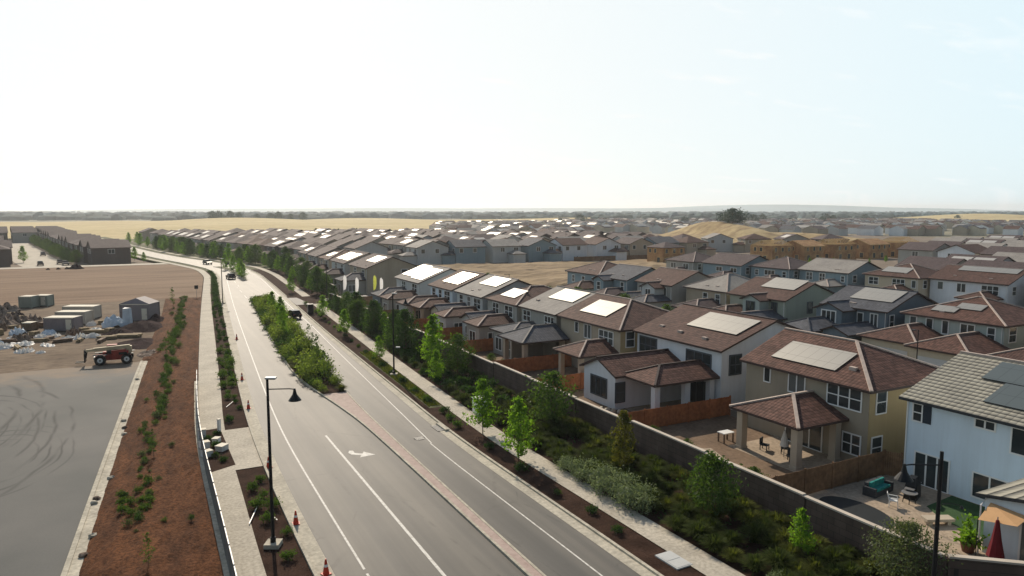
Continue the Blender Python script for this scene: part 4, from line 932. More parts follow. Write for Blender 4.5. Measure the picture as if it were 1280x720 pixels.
def distant_stuff():
    r = random.Random(5); g = MB(); mats = [M['purple_roof'], M['brown_roof'], M['grey_roof'], M['slate_roof']]; wl = [M['lightgrey'], M['beige'], M['white_wall'], M['cream']]
    for i in range(760):
        X = r.uniform(-160, 640); Y = r.uniform(470, 900) if X < 60 else r.uniform(560, 1150)
        if math.hypot(X + 330, (Y - 1150)) < 400 or math.hypot(X + 640, Y - 1000) < 260 or (X < -200 and Y > 620): continue
        if math.hypot(X - 133, Y - 440) < 100 or X / Y < -.11: continue
        x, y = cam2(X, Y); a = r.choice([0, math.pi / 2]) + .15; c, s = math.cos(a), math.sin(a); w = r.uniform(5, 7); d = r.uniform(5, 7.5); e = 5.4; m = r.choice(mats); q = r.choice(wl)
        T = lambda u, v, z: (x + c * u - s * v, y + s * u + c * v, z + GB)
        g.add([T(-w, -d, 0), T(w, -d, 0), T(w, d, 0), T(-w, d, 0), T(-w, -d, e), T(w, -d, e), T(w, d, e), T(-w, d, e), T(0, -d, e + 2.4), T(0, d, e + 2.4)], [(0, 1, 5, 8, 4), (2, 3, 7, 9, 6), (3, 0, 4, 7), (1, 2, 6, 5)], q)
        g.add([T(-w - .4, -d - .3, e - .1), T(0, -d - .3, e + 2.5), T(w + .4, -d - .3, e - .1), T(-w - .4, d + .3, e - .1), T(0, d + .3, e + 2.5), T(w + .4, d + .3, e - .1)], [(0, 1, 4, 3), (1, 2, 5, 4)], m)
        if r.random() < .3: g.add([T(-w + 1, -d + 2, e + .75), T(-1.2, -d + 2, e + 2.35), T(-1.2, d - 2, e + 2.35), T(-w + 1, d - 2, e + .75)], [(0, 1, 2, 3)], M['panel'])
    o = g.build('distant_housing'); tag(o, 'hazy sea of distant house roofs below the horizon', 'distant housing', None, 'stuff')
    # distant woods: lumpy canopies
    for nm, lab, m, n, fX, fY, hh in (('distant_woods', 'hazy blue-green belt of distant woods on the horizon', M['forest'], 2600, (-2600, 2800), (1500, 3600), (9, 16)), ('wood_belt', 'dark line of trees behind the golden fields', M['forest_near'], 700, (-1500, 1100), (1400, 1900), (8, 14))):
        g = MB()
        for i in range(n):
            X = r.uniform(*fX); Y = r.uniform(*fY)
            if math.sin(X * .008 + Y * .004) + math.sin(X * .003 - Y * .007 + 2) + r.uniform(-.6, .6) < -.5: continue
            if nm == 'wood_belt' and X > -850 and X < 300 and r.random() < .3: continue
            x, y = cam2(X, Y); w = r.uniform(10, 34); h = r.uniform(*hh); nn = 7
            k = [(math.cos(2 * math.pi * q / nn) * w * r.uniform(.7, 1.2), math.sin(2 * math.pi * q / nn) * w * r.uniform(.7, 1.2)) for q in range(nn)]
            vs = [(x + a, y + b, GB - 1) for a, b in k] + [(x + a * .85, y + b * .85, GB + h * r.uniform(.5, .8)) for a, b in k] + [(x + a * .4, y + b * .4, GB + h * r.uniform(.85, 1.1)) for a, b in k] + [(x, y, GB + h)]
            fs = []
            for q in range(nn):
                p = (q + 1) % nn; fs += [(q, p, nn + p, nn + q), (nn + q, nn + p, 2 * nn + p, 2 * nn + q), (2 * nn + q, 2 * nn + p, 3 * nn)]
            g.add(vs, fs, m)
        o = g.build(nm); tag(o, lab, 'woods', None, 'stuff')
distant_stuff()

# ------------------------------------------------------------------ vegetation
def leaf_quads(mb, pts, size, m, r, flat=.3, asp=.6):
    i = mb.slot(m)
    for p in pts:
        a = r.uniform(0, 6.283); b = r.gauss(0, 1); z = r.uniform(-1, 1) + flat
        n = Vector((math.cos(a), math.sin(a), z)).normalized()
        u = n.orthogonal().normalized(); v = n.cross(u); t = r.uniform(0, 6.283)
        u, v = u * math.cos(t) + v * math.sin(t), v * math.cos(t) - u * math.sin(t)
        s = size * r.uniform(.6, 1.35); u *= s; v *= s * asp; p = Vector(p); k = len(mb.v)
        mb.v += [tuple(p - u), tuple(p + v * .8 + n * s * .15), tuple(p + u), tuple(p - v * .8 + n * s * .15)]
        mb.f.append((k, k + 1, k + 2, k + 3)); mb.m.append(i)
def make_tree(name, H, cw, base_h, m, n=1500, size=.16, shape='cone', trunk_r=.06, seed=1, clumps=26, spread=.33):
    r = random.Random(seed); root = thing(name, None, None)
    t = MB(); top = H * .9; bend = r.uniform(-.15, .15)
    t.tube([(0, 0, -.1), (bend * .3, 0, H * .3), (bend, .05, H * .6), (bend * 1.2, .1, top)], [trunk_r, trunk_r * .8, trunk_r * .5, trunk_r * .15], M['bark'], 7)
    cs = []
    for i in range(clumps):
        q = (i + r.random()) / clumps; z = base_h + (H - base_h) * q
        if shape == 'cone': rad = cw * (1 - q) ** .7 * (.35 + .65 * min(1, q * 6))
        elif shape == 'round': rad = cw * math.sqrt(max(.04, 1 - (2 * q - .9) ** 2))
        elif shape == 'column': rad = cw * (1 - q ** 3) * (.6 + .4 * min(1, q * 4))
        else: rad = cw * math.sqrt(max(.02, 1 - q * q))
        a = i * 2.4 + r.uniform(-.5, .5); d = rad * math.sqrt(r.uniform(.15, 1))
        cs.append((math.cos(a) * d + bend * q, math.sin(a) * d, z, .35 + .65 * rad / cw))
    for x, y, z, k in cs[::2]:
        z0 = max(base_h * .7, z - (abs(x) + abs(y)) * .8 - .2); t.tube([(bend * z0 / H, 0, z0), (x * .5, y * .5, (z + z0) / 2 + .05), (x, y, z)], [trunk_r * .4, trunk_r * .25, trunk_r * .08], M['bark'], 5)
    t.build('trunk', root)
    c = MB(); per = n // clumps
    for x, y, z, k in cs:
        s = spread * k * r.uniform(.7, 1.25) * cw
        leaf_quads(c, [(x + r.gauss(0, s), y + r.gauss(0, s), z + r.gauss(0, s * .75)) for _ in range(int(per * r.uniform(.6, 1.4)))], size, m, r)
    c.build('crown', root)
    return root
def make_bush(name, w, h, m, n=500, size=.1, seed=1, lobes=7):
    r = random.Random(seed); root = thing(name, None, None); c = MB(); b = MB()
    for i in range(lobes):
        a = i * 2.4; d = w * math.sqrt(i / lobes) * .75; z = h * (.75 - .35 * (d / w) ** 2) * r.uniform(.7, 1.15)
        x, y = math.cos(a) * d, math.sin(a) * d
        b.tube([(x * .2, y * .2, -.05), (x * .6, y * .6, z * .5), (x, y, z)], [.03, .02, .008], M['bark'], 5)
        leaf_quads(c, [(x + r.gauss(0, w * .24), y + r.gauss(0, w * .24), max(.03, z + r.gauss(0, h * .22))) for _ in range(n // lobes)], size, m, r)
    b.build('stem', root); c.build('foliage', root); return root
def make_grass(name, w, h, m, n=260, seed=1, wid=.018):
    r = random.Random(seed); c = MB(); i = c.slot(m)
    for _ in range(n):
        a = r.uniform(0, 6.283); l = r.uniform(.6, 1.1); d0 = r.uniform(0, .25) * w; sp = r.uniform(.25, 1) * w; hh = h * l * (1.15 - .6 * sp / w)
        ca, sa = math.cos(a), math.sin(a); px, py = -sa * wid, ca * wid; k = len(c.v)
        for q, f in ((0, 1), (.45, 1), (.8, .7), (1, .15)):
            d = d0 + (sp - d0) * q ** 1.5; z = hh * (1.9 * q - 1.05 * q * q) + .0
            c.v += [(ca * d + px * f, sa * d + py * f, z), (ca * d - px * f, sa * d - py * f, z)]
        for j in range(3): c.f.append((k + 2 * j, k + 2 * j + 1, k + 2 * j + 3, k + 2 * j + 2)); c.m.append(i)
    return c.build(name)
class Kind:
    """a few built variants of one plant; each placement moves a variant or copies it"""
    def __init__(s, makers, cat): s.mk = makers; s.pro = {}; s.cat = cat; s.n = 0
    def at(s, x, y, z=0, sca=1.0, label=None, group=None, k=None, rz=None):
        k = s.n % len(s.mk) if k is None else k; s.n += 1
        if k in s.pro: o = copy_tree(s.pro[k])
        else: o = s.pro[k] = s.mk[k]()
        put(o, (x, y, z), rnd.uniform(0, 6.28) if rz is None else rz, sca, label, group); o['category'] = s.cat
        return o

def planting():
    r = random.Random(11)
    lime = Kind([lambda i=i: make_tree('young_tree', 5.0, 1.25, .9, M['leaf_lime'], 1500, .15, 'cone', .05, 30 + i, 22, .30) for i in range(3)], 'tree')
    green = Kind([lambda i=i: make_tree('leafy_tree', 6.0, 2.0, 1.0, M['leaf_green'], 2600, .18, 'round', .09, 50 + i, 34) for i in range(3)], 'tree')
    dark = Kind([lambda i=i: make_tree('dark_tree', 6.0, 1.7, .7, M['leaf_dark'], 2000, .19, 'column', .09, 60 + i, 30) for i in range(3)], 'tree')
    olive = Kind([lambda: make_tree('olive_tree', 5.0, 2.3, .6, M['leaf_olive'], 5200, .11, 'round', .09, 77, 44, .28)], 'tree')
    bronze = Kind([lambda: make_tree('columnar_tree', 5.2, .9, .6, M['leaf_bronze'], 1700, .13, 'column', .05, 81, 26)], 'tree')
    wispy = Kind([lambda i=i: make_tree('sapling', 4.2, .55, .9, M['leaf_green'], 260, .12, 'column', .03, 90 + i, 12, .4) for i in range(2)], 'sapling')
    P = lime.at
    P(25.4, 54.2, 0, .95, 'young lime-green tree at the pavement edge, beside the white utility box', k=0)
    P(25.0, 46.9, 0, .98, 'young lime-green tree in the mulch verge, nearest the camera on the right', k=1)
    P(31.0, 80.5, 0, 1.28, 'tall conical lime-green tree behind the pavement near the second lamp post', k=2)
    P(26.7, 88.0, 0, .62, 'small lime-green sapling on the pavement side of the second lamp post', k=0)
    P(28.8, 73.5, 0, .72, 'short lime-green tree just in front of the tall conical one', k=1)
    green.at(31.8, 53.6, 0, .78, 'rounded mid-green tree standing before the white house wall', k=0)
    green.at(31.0, 32.5, 0, .64, 'loose mid-green tree among the dark grass clumps by the wall', k=1)
    green.at(32.6, 76.5, 0, .74, 'darker green tree right of the tall conical one', k=2)
    bronze.at(30.8, 41.5, 0, .85, 'narrow bronze-green tree in front of the brown block wall')
    olive.at(33.9, 21.6, -.3, .7, 'wide grey-green olive tree at the bottom right beside the black lamp post')
    lime.at(31.6, 26.2, 0, .55, 'small light green tree low beside the wall, left of the olive tree', k=2)
    lab = 'dense tree between the pavement and the brown block wall'
    for y in frange(91, 146, 5.4):
        if rnd.random() < .85: dark.at(SR(y) + r.uniform(1.0, 3.4), y + r.uniform(-1, 1), 0, r.uniform(.62, .98) * (1 if y < 122 else .68), 'dense dark tree between pavement and block wall near the side street', 'dark trees along the block wall')
    for y in frange(94, 146, 5.5): (green if r.random() < .6 else lime).at(SR(y) + r.uniform(.8, 2.8), y, 0, r.uniform(.45, .75), 'bushy mid-green tree between pavement and block wall near the side street', 'mid-green trees along the block wall')
    for y in (108, 128, 171): lime.at(SL(y) - 1.2, y, 0, .8, 'lime-green tree on the verge before the road bend', 'lime trees on the far verge')
    for y in frange(165, 245, 7):
        (dark if r.random() < .6 else lime).at(SR(y) + r.uniform(1, 4), y, 0, r.uniform(.6, 1.0), 'tree in the row beside the pavement beyond the side street', 'trees beyond the side street')
    for y in frange(168, 240, 9): green.at(SR(y) + r.uniform(4, 7), y, GB, r.uniform(.6, .95), 'bushy tree behind the pavement beyond the side street', 'bushy trees beyond the side street')
    # far belt along the bend
    for y in frange(250, 420, 6.5):
        (dark if r.random() < .65 else green).at(SR(y) + r.uniform(2, 8), y, GB + .3, r.uniform(.8, 1.25), 'tree in the green belt along the far road bend', 'trees along the road bend')
    for y in frange(255, 470, 16): lime.at(SR(y) + r.uniform(0, 3), y, GB + .5, r.uniform(1.0, 1.5), 'lime-green tree in the belt along the far road bend', 'lime trees along the road bend')
    for y in frange(300, 520, 14): (lime if r.random() < .5 else dark).at(PL(y) - 4.5, y, GB + .5, r.uniform(.7, 1.1), 'small tree along the far left pavement', 'trees along the far left pavement')
    for x, y in ((25.8, 211), (26.0, 218), (26.4, 226), (26, 236), (24.8, 247)): lime.at(x, y, .14, r.uniform(.8, 1.1), 'lime-green tree in the small planted island at the bend', 'trees in the far island')
    lime.at(-38.5, 327, GB, 1.25, 'yellow-green tree at the entrance of the left estate street', k=1)
    for y in frange(309, 520, 8.5): (dark if r.random() < .6 else green).at(PL(y) - 25.2 + r.uniform(-.6, .6), y, GB, r.uniform(.6, .95), 'dark tree lining the left estate street', 'trees lining the left estate street')
    for i in range(60):
        y = r.uniform(262, 520); (dark if r.random() < .7 else green).at(KO(y) + r.uniform(34, 215), y, GB, r.uniform(.8, 1.2), 'small dark tree among the roofs beyond the road bend', 'trees among the roofs beyond the bend')
    for i in range(26):
        x = r.choice((64.5, 78, 110, 123)) + r.uniform(-1, 1); y = r.uniform(35, 165)
        (green if r.random() < .6 else lime).at(x, y, GB, r.uniform(.5, .75), 'small garden tree between the house rows', 'garden trees between the rows')
    for i in range(14):
        x = r.uniform(206, 292); lime.at(x, 178 - (x - 206) * .05 + r.uniform(-4, 3), GB, r.uniform(.4, .6), 'low yellow-green tree in front of the unfinished timber houses', 'trees before the timber houses')
    for i in range(22):
        y = 35 + i * 4.2 + r.uniform(-1, 1); green.at(r.uniform(36, 39.5), y, GB, r.uniform(.18, .34), 'small garden shrub-like tree just behind the block wall', 'garden trees behind the wall') if not 27 < y < 34 else None
    # trees on the ridges
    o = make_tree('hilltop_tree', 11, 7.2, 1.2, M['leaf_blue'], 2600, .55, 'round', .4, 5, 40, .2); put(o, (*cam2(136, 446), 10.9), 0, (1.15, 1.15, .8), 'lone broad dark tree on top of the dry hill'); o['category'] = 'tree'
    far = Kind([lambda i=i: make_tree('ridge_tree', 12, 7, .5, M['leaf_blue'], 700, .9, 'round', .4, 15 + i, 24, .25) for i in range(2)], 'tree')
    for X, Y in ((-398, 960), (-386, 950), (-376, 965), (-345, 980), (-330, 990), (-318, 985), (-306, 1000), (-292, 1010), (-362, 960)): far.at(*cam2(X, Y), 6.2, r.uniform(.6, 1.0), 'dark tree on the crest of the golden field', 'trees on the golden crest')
    for X, Y in ((470, 1080), (482, 1085), (300, 900), (420, 980), (610, 1250), (770, 1250), (350, 1010), (385, 1000), (95, 1000), (60, 900), (240, 820), (205, 860)): far.at(*cam2(X, Y), GB, r.uniform(.7, 1.2), 'dark tree among the distant rooftops on the right', 'trees among the far rooftops')
    # ---- shrubs
    clump = Kind([lambda i=i: make_grass('grass_clump', 1.2, 1.1, M['blade'], 420, i, .026) for i in range(3)], 'grass clump')
    clump2 = Kind([lambda i=i: make_grass('olive_grass_clump', 1.15, 1.05, M['blade_olive'], 420, 9 + i, .026) for i in range(2)], 'grass clump')
    for y in frange(20.5, 62, 1.45):
        for x in frange(SR(y) + .9, 33.4, 1.35):
            if r.random() < .06: continue
            k = clump if r.random() < .72 else clump2
            k.at(x + r.uniform(-.35, .35), y + r.uniform(-.4, .4), -.02, r.uniform(.75, 1.1), 'arching grass clump in the planting between pavement and block wall' if k is clump else 'olive tinted grass clump in the planting between pavement and block wall', 'grass clumps before the wall' if k is clump else 'olive grass clumps before the wall')
    bush = Kind([lambda i=i: make_bush('shrub', .75, .8, M['leaf_green'], 420, .1, 40 + i) for i in range(3)], 'shrub')
    dbush = Kind([lambda i=i: make_bush('dark_shrub', .8, .8, M['leaf_dark'], 420, .11, 44 + i) for i in range(3)], 'shrub')
    sage = Kind([lambda i=i: make_bush('sage_shrub', .9, 1.15, M['leaf_sage'], 900, .075, 48 + i, 9) for i in range(3)], 'shrub')
    for y in frange(62, 95, 2.2):
        for x in frange(SR(y) + .9, 33.2, 1.7):
            (dbush if r.random() < .7 else clump).at(x + r.uniform(-.4, .4), y + r.uniform(-.5, .5), -.02, r.uniform(.7, 1.15), 'dark low shrub below the block wall near the second lamp post', 'dark shrubs below the wall')
    for y in frange(97, 145, 3.4):
        for x in frange(SR(y) + 1.2, 34, 2.4): dbush.at(x, y + r.uniform(-1, 1), -.02, r.uniform(.8, 1.3), 'dark shrub under the trees along the block wall', 'shrubs under the wall trees')
    for y, x, s in ((43.6, 27.1, .8), (42.3, 27.2, .95), (41.0, 27.0, .9), (39.7, 27.3, 1.0), (38.4, 27.0, 1.05), (37.2, 27.3, .95), (36.0, 27.2, 1.1), (35.0, 27.5, .95), (42, 28.3, .9), (40.2, 28.4, 1.0), (38.2, 28.5, 1.1), (36.3, 28.6, 1.0)):
        sage.at(x, y, 0, s, 'sage-green shrub spilling over the pavement edge', 'sage shrubs along the pavement')
    sage.at(28.0, 24.6, 0, .6, 'small sage shrub at the bottom edge beside the pavement')
    for y, x in ((24, 24.6), (33.4, 24.5), (40, 24.3), (50.5, 24.3), (59.5, 24.6), (61.8, 25.0), (66.5, 25.0), (36.5, 24.7), (45, 24.2), (57, 24.3)):
        (dbush if r.random() < .6 else bush).at(x, y, -.02, r.uniform(.35, .75), 'small scattered shrub in the dark mulch between kerb and pavement', 'shrubs in the kerbside mulch')
    for y in frange(66, 148, 4.5): (dbush if r.random() < .7 else bush).at((KO(y) + SL(y)) / 2 + .3, y, -.02, r.uniform(.4, .8), 'low shrub in the verge along the right kerb', 'verge shrubs')
    # median bed
    mbush = Kind([lambda i=i: make_bush('shrub', .8, 1.25, M['leaf_median'], 420, .1, 140 + i, 9) for i in range(3)], 'shrub')
    for y in frange(74.6, 158, 1.45):
        a, b = ML(y) + .7, MR(y) - .7
        for x in frange(a, max(a + .6, b), 1.5):
            q = r.random()
            if r.random() < .13: continue
            (mbush if q < .5 else bush if q < .68 else dbush if q < .8 else clump2).at(x + r.uniform(-.3, .3), y + r.uniform(-.4, .4), .1, r.uniform(.6, 1.6) * (.75 if y < 78 else 1), 'leafy shrub in the planted road median', 'median shrubs')
    for x, y, s in ((17.6, 78.5, .85), (18.2, 84.5, .8), (19.2, 89.5, .85), (18.7, 81.2, .6), (20.6, 101, .75), (19.8, 95, .7)): wispy.at(x, y, .1, s, 'thin sapling rising from the planted road median', 'median saplings')
    for x, y, s in ((20.0, 118, .75), (21.5, 128, .8), (22, 140, .75), (18.5, 108, .6)): lime.at(x, y, .1, s, 'young tree growing in the far part of the planted median', 'median trees')
    # left bed between path and kerb
    for y in frange(68, 150, 2.3):
        a, b = PR(y) + .45, GO(y) - .6
        for x in frange(a, max(a + .5, b), 1.15):
            if r.random() < .15: continue
            if 66 < y < 76 and r.random() < .6: continue
            (bush if 76 < y < 108 and r.random() < .75 else dbush).at(x + r.uniform(-.25, .25), y + r.uniform(-.6, .6), -.02, r.uniform(.35, .7) * (1.25 if 78 < y < 104 else .9), 'green shrub in the bed between left path and road', 'shrubs in the left bed')
    for y in frange(150, 240, 5): dbush.at((PR(y) + GO(y)) / 2, y, -.02, r.uniform(.7, 1.2), 'dark shrub in the far part of the left roadside bed', 'far shrubs in the left bed')
    for x, y in ((6.2, 50.2), (6.6, 48.6), (6.9, 51.6), (6.3, 44.5), (7.0, 42.2), (6.5, 39.0), (6.9, 46.6), (6.0, 47.0)): bush.at(x, y, -.02, r.uniform(.45, .75), 'small green plant in the dark bed around the left lamp post', 'plants around the left lamp')
    for x, y in ((4.6, 58.5), (5.0, 57.2), (4.4, 63), (5.2, 64.4), (4.9, 61)): dbush.at(x, y, 0, r.uniform(.4, .6), 'dark plant in the small planting bed inside the path', 'plants in the inset bed')
    # mulch bank rows
    weed = Kind([lambda i=i: make_bush('weed', .6, .75, M[('leaf_olive', 'leaf_dark', 'leaf_green')[i]], 260, .085, 240 + i, 6) for i in range(3)], 'weed')
    for i in range(215):
        y = 45 + (i / 215) ** 1.12 * 123; f = (PK(y) + .8) + (PL(y) - PK(y) - .8) * (.36 + r.gauss(0, .05 if r.random() < .6 else .13) + (.08 if y > 70 else .02))
        if r.random() < .15: continue
        weed.at(f, y, .38, r.uniform(.3, .85) * (.75 if y < 70 else 1.1), 'small weedy plant in the middle of the mulch bank', 'plants on the mulch bank')
    for dx, y in ((0, 48.5), (.55, 48.8), (.0, 50.2), (.6, 50.6), (1.05, 51.5), (1.1, 50.1), (-.5, 49.2), (-.5, 50.6), (-.55, 51.8)): bush.at(-1.15 + dx, y, .4, r.uniform(.32, .5), 'bright green plant in the small patch low on the mulch bank', 'bright plants on the mulch bank')
    for x, y, s in ((-.3, 40.6, .45), (.35, 59.6, .5), (5.6, 153, .9), (2.6, 101, .6), (3.2, 108, .55)): wispy.at(x, y, .4, s, 'slim sapling standing on the mulch bank', 'saplings on the mulch bank')
    # low ground cover, uncountable
    g = MB(); 
    pts = []
    for i in range(9000):
        y = r.uniform(18, 150); a = SR(y) + .3; x = r.uniform(a, 34)
        if r.random() < (.35 if y < 60 else .8): pts.append((x, y, r.uniform(0, .25)))
    leaf_quads(g, pts, .13, M['leaf_dark'], r)
    o = g.build('ground_cover'); tag(o, 'dark low ground cover below the block wall', 'ground cover', None, 'stuff')
    g = MB(); pts = []
    for i in range(5200):
        y = r.uniform(64.5, 94); a, b = KO(y) + 1.0, SL(y) - .2
        if b > a: pts.append((r.uniform(a, b), y, r.uniform(0, .14)))
    leaf_quads(g, pts, .1, M['blade_olive'], r); o = g.build('grass'); tag(o, 'rough green grass on the verge by the second lamp post', 'grass', None, 'stuff')
planting()

# ------------------------------------------------------------------ walls and fences
def site_walls():
    t = thing('block_wall', 'long dark brown block wall with a pale stepped cap between road planting and house yards', 'wall', (34.5, 60, GB))
    w = MB(); c = MB(); y = 20.2; i = 0; ztop = lambda y: 2.2 - GB + (.0)
    while y < 147:
        e = min(147, y + 8.4); st = .07 * ((i * 7) % 3 - 1)
        w.box(-.1, .1, y - 60, e - 60, -.4, 2.82 + st, M['wall_block']); c.box(-.16, .16, y - 60, e - 60, 2.82 + st, 2.92 + st, M['wall_cap'])
        w.box(-.2, .2, y - 60 - .2, y - 60 + .2, -.4, 2.80 + st, M['wall_block']); y = e; i += 1
    w.build('wall', t); c.build('wall_cap', t)
    t = thing('block_wall', 'short angled end of the brown block wall at the bottom right corner', 'wall', (34.5, 20.0, GB))
    w = MB(); c = MB(); w.bar((0, 0, 1.2), (7.6, -6.5, 1.2), .2, 3.2, M['wall_block']); c.bar((0, 0, 2.87), (7.6, -6.5, 2.87), .32, .1, M['wall_cap']); w.build('wall', t); c.build('wall_cap', t)
    t = thing('block_wall', 'brown block wall continuing beyond the side street', 'wall', (37, 164, GB))
    w = MB(); c = MB()
    pts = [(SR(y) + 5.5 - 37, y - 164) for y in frange(163, 250, 12)]
    for (x0, y0), (x1, y1) in zip(pts, pts[1:]):
        w.bar((x0, y0, 1.2), (x1, y1, 1.2), .2, 3.0, M['wall_block']); c.bar((x0, y0, 2.75), (x1, y1, 2.75), .32, .1, M['wall_cap'])
    w.build('wall', t); c.build('wall_cap', t)
    def fence(label, a, b, h=1.8, m='cedar'):
        t = thing('wooden_fence', label, 'fence', (a[0], a[1], GB)); L = math.hypot(b[0] - a[0], b[1] - a[1]); t.rotation_euler = (0, 0, math.atan2(b[1] - a[1], b[0] - a[0]))
        r = random.Random(int(a[1] * 10)); g = MB(); x = 0
        while x < L - .01:
            w = min(.15, L - x); g.box(x, x + w - .012, -.012 + r.uniform(-.006, .006), .014, .04, h + r.uniform(-.02, .015), M[m]); x += .15
        for z in (.35, h - .3): g.box(0, L, .015, .055, z, z + .09, M[m])
        g.build('board_panel', t)
        n = max(1, int(L / 2.4))
        for i in range(n + 1): 
            p = MB(); p.box(i * L / n - .06, i * L / n + .06, -.055, .065, -.1, h + .08, M[m]); p.build('post', t)
    fence('brown board fence between the blue-white house yard and the taupe house', (34.7, 33.4), (48.7, 33.4), 1.85, 'cedar_brown')
    fence('deep orange board fence across the yard right of the white wing', (34.7, 50.6), (50.1, 50.6), 1.85)
    fence('orange board fence between white wing and beige house patio', (34.7, 65.8), (48.3, 65.8), 1.8)
    fence('orange board fence right of the grey hipped patio', (34.7, 76.2), (48.1, 76.2), 1.8)
    fence('orange board fence left of the grey hipped patio', (34.7, 90.1), (47.9, 90.1), 1.8)
    fence('orange-brown fence in front of the light grey panelled house', (34.7, 100.9), (47.5, 100.9), 1.9)
    fence('tan board fence by the small hipped wing of the bluish white house', (34.7, 112.4), (47.3, 112.4), 1.8)
    fence('low brown fence before the house with the two blinding panels', (35, 125), (46.5, 125), 1.8, 'cedar_brown')
    fence('brown yard fence along the side street by the flags', (35, 147), (60, 147), 1.8, 'cedar_brown')
    fence('pale long fence at the far edge of the dry field', (150, 236), (196, 232), 1.8, 'cedar_brown')
    fence('short brown return fence beside the blue-white house corner', (48.8, 33.4), (49.3, 32.4), 1.85, 'cedar_brown')
    # wire fence along the left path
    t = thing('wire_fence', 'low galvanised wire fence along the left footpath above the mulch bank', 'fence', (3.6, 50, 0))
    g = MB(); ys = frange(24, 84, 2.4)
    for a, b in zip(ys, ys[1:]):
        xa, xb = PL(a) - .12 - 3.6, PL(b) - .12 - 3.6
        for z in (1.75, .1): g.bar((xa, a - 50, z), (xb, b - 50, z), .05, .05, M['led' if z > 1 else 'galv'])
        for i in range(1, 14): g.bar((xa, a - 50, .1 + i * .12), (xb, b - 50, .1 + i * .12), .02, .03, M['galv'])
        for i in range(22):
            q = i / 22; x = xa + (xb - xa) * q; y = a + (b - a) * q - 50; g.bar((x, y, .1), (x, y, 1.75), .03, .03, M['galv'])
    tag(g.build('wire_mesh', t), kind='stuff')
    for y in ys: 
        p = MB(); x = PL(y) - .12 - 3.6; p.tube([(x, y - 50, -.1), (x, y - 50, 1.82)], [.04, .04], M['galv'], 7); p.build('post', t)
    # yards behind the wall
    g = MB(); z = GB + .01
    for y0, y1, m in ((33.5, 50.5, 'yard_dirt'), (50.7, 65.7, 'yard_dirt'), (65.9, 76.1, 'yard_dirt'), (76.3, 90, 'yard_dirt'), (90.2, 100.8, 'yard_dirt'), (101, 112.3, 'yard_dirt'), (112.5, 124.9, 'yard_dirt')):
        g.poly([(34.6, y0, z), (50, y0, z), (50, y1, z), (34.6, y1, z)], M[m])
    g.poly([(34.6, 33.5, z + .01), (38.2, 33.5, z + .01), (39.6, 38, z + .01), (41.6, 44, z + .01), (34.6, 47, z + .01)], M['patio'])  # sunlit strip of yard soil along the wall, painted in tan
    g.poly([(43.2, 36.4, z + .02), (48.8, 36.4, z + .02), (48.8, 43.8, z + .02), (43.2, 43.8, z + .02)], M['patio'])
    g.poly([(42.4, 52.3, z + .02), (50, 52.3, z + .02), (50, 57.2, z + .02), (42.4, 57.2, z + .02)], M['patio'])
    g.poly([(34.6, 16, z), (50, 8, z), (50, 33.3, z), (34.6, 33.3, z)], M['patio'])
    struct('yard_ground', g)
    g = MB(); g.poly([(44.4, 22.9, z + .012), (49.3, 22.9, z + .012), (49.3, 28.6, z + .012), (46.0, 28.3, z + .012), (44.8, 26.5, z + .012)], M['turf']); struct('lawn', g)
    g = MB(); n = 40
    for q in range(n): 
        a = 2 * math.pi * q / n; u, v = 2.7 * math.cos(a), 1.7 * math.sin(a); c, s = math.cos(R(82)), math.sin(R(82))
        g.v.append((41.0 + c * u - s * v, 29.9 + s * u + c * v, z + .014))
    g.slot(M['dark_mat']); g.f.append(tuple(range(n))); g.m.append(0); struct('oval_yard_ground', g)
site_walls()

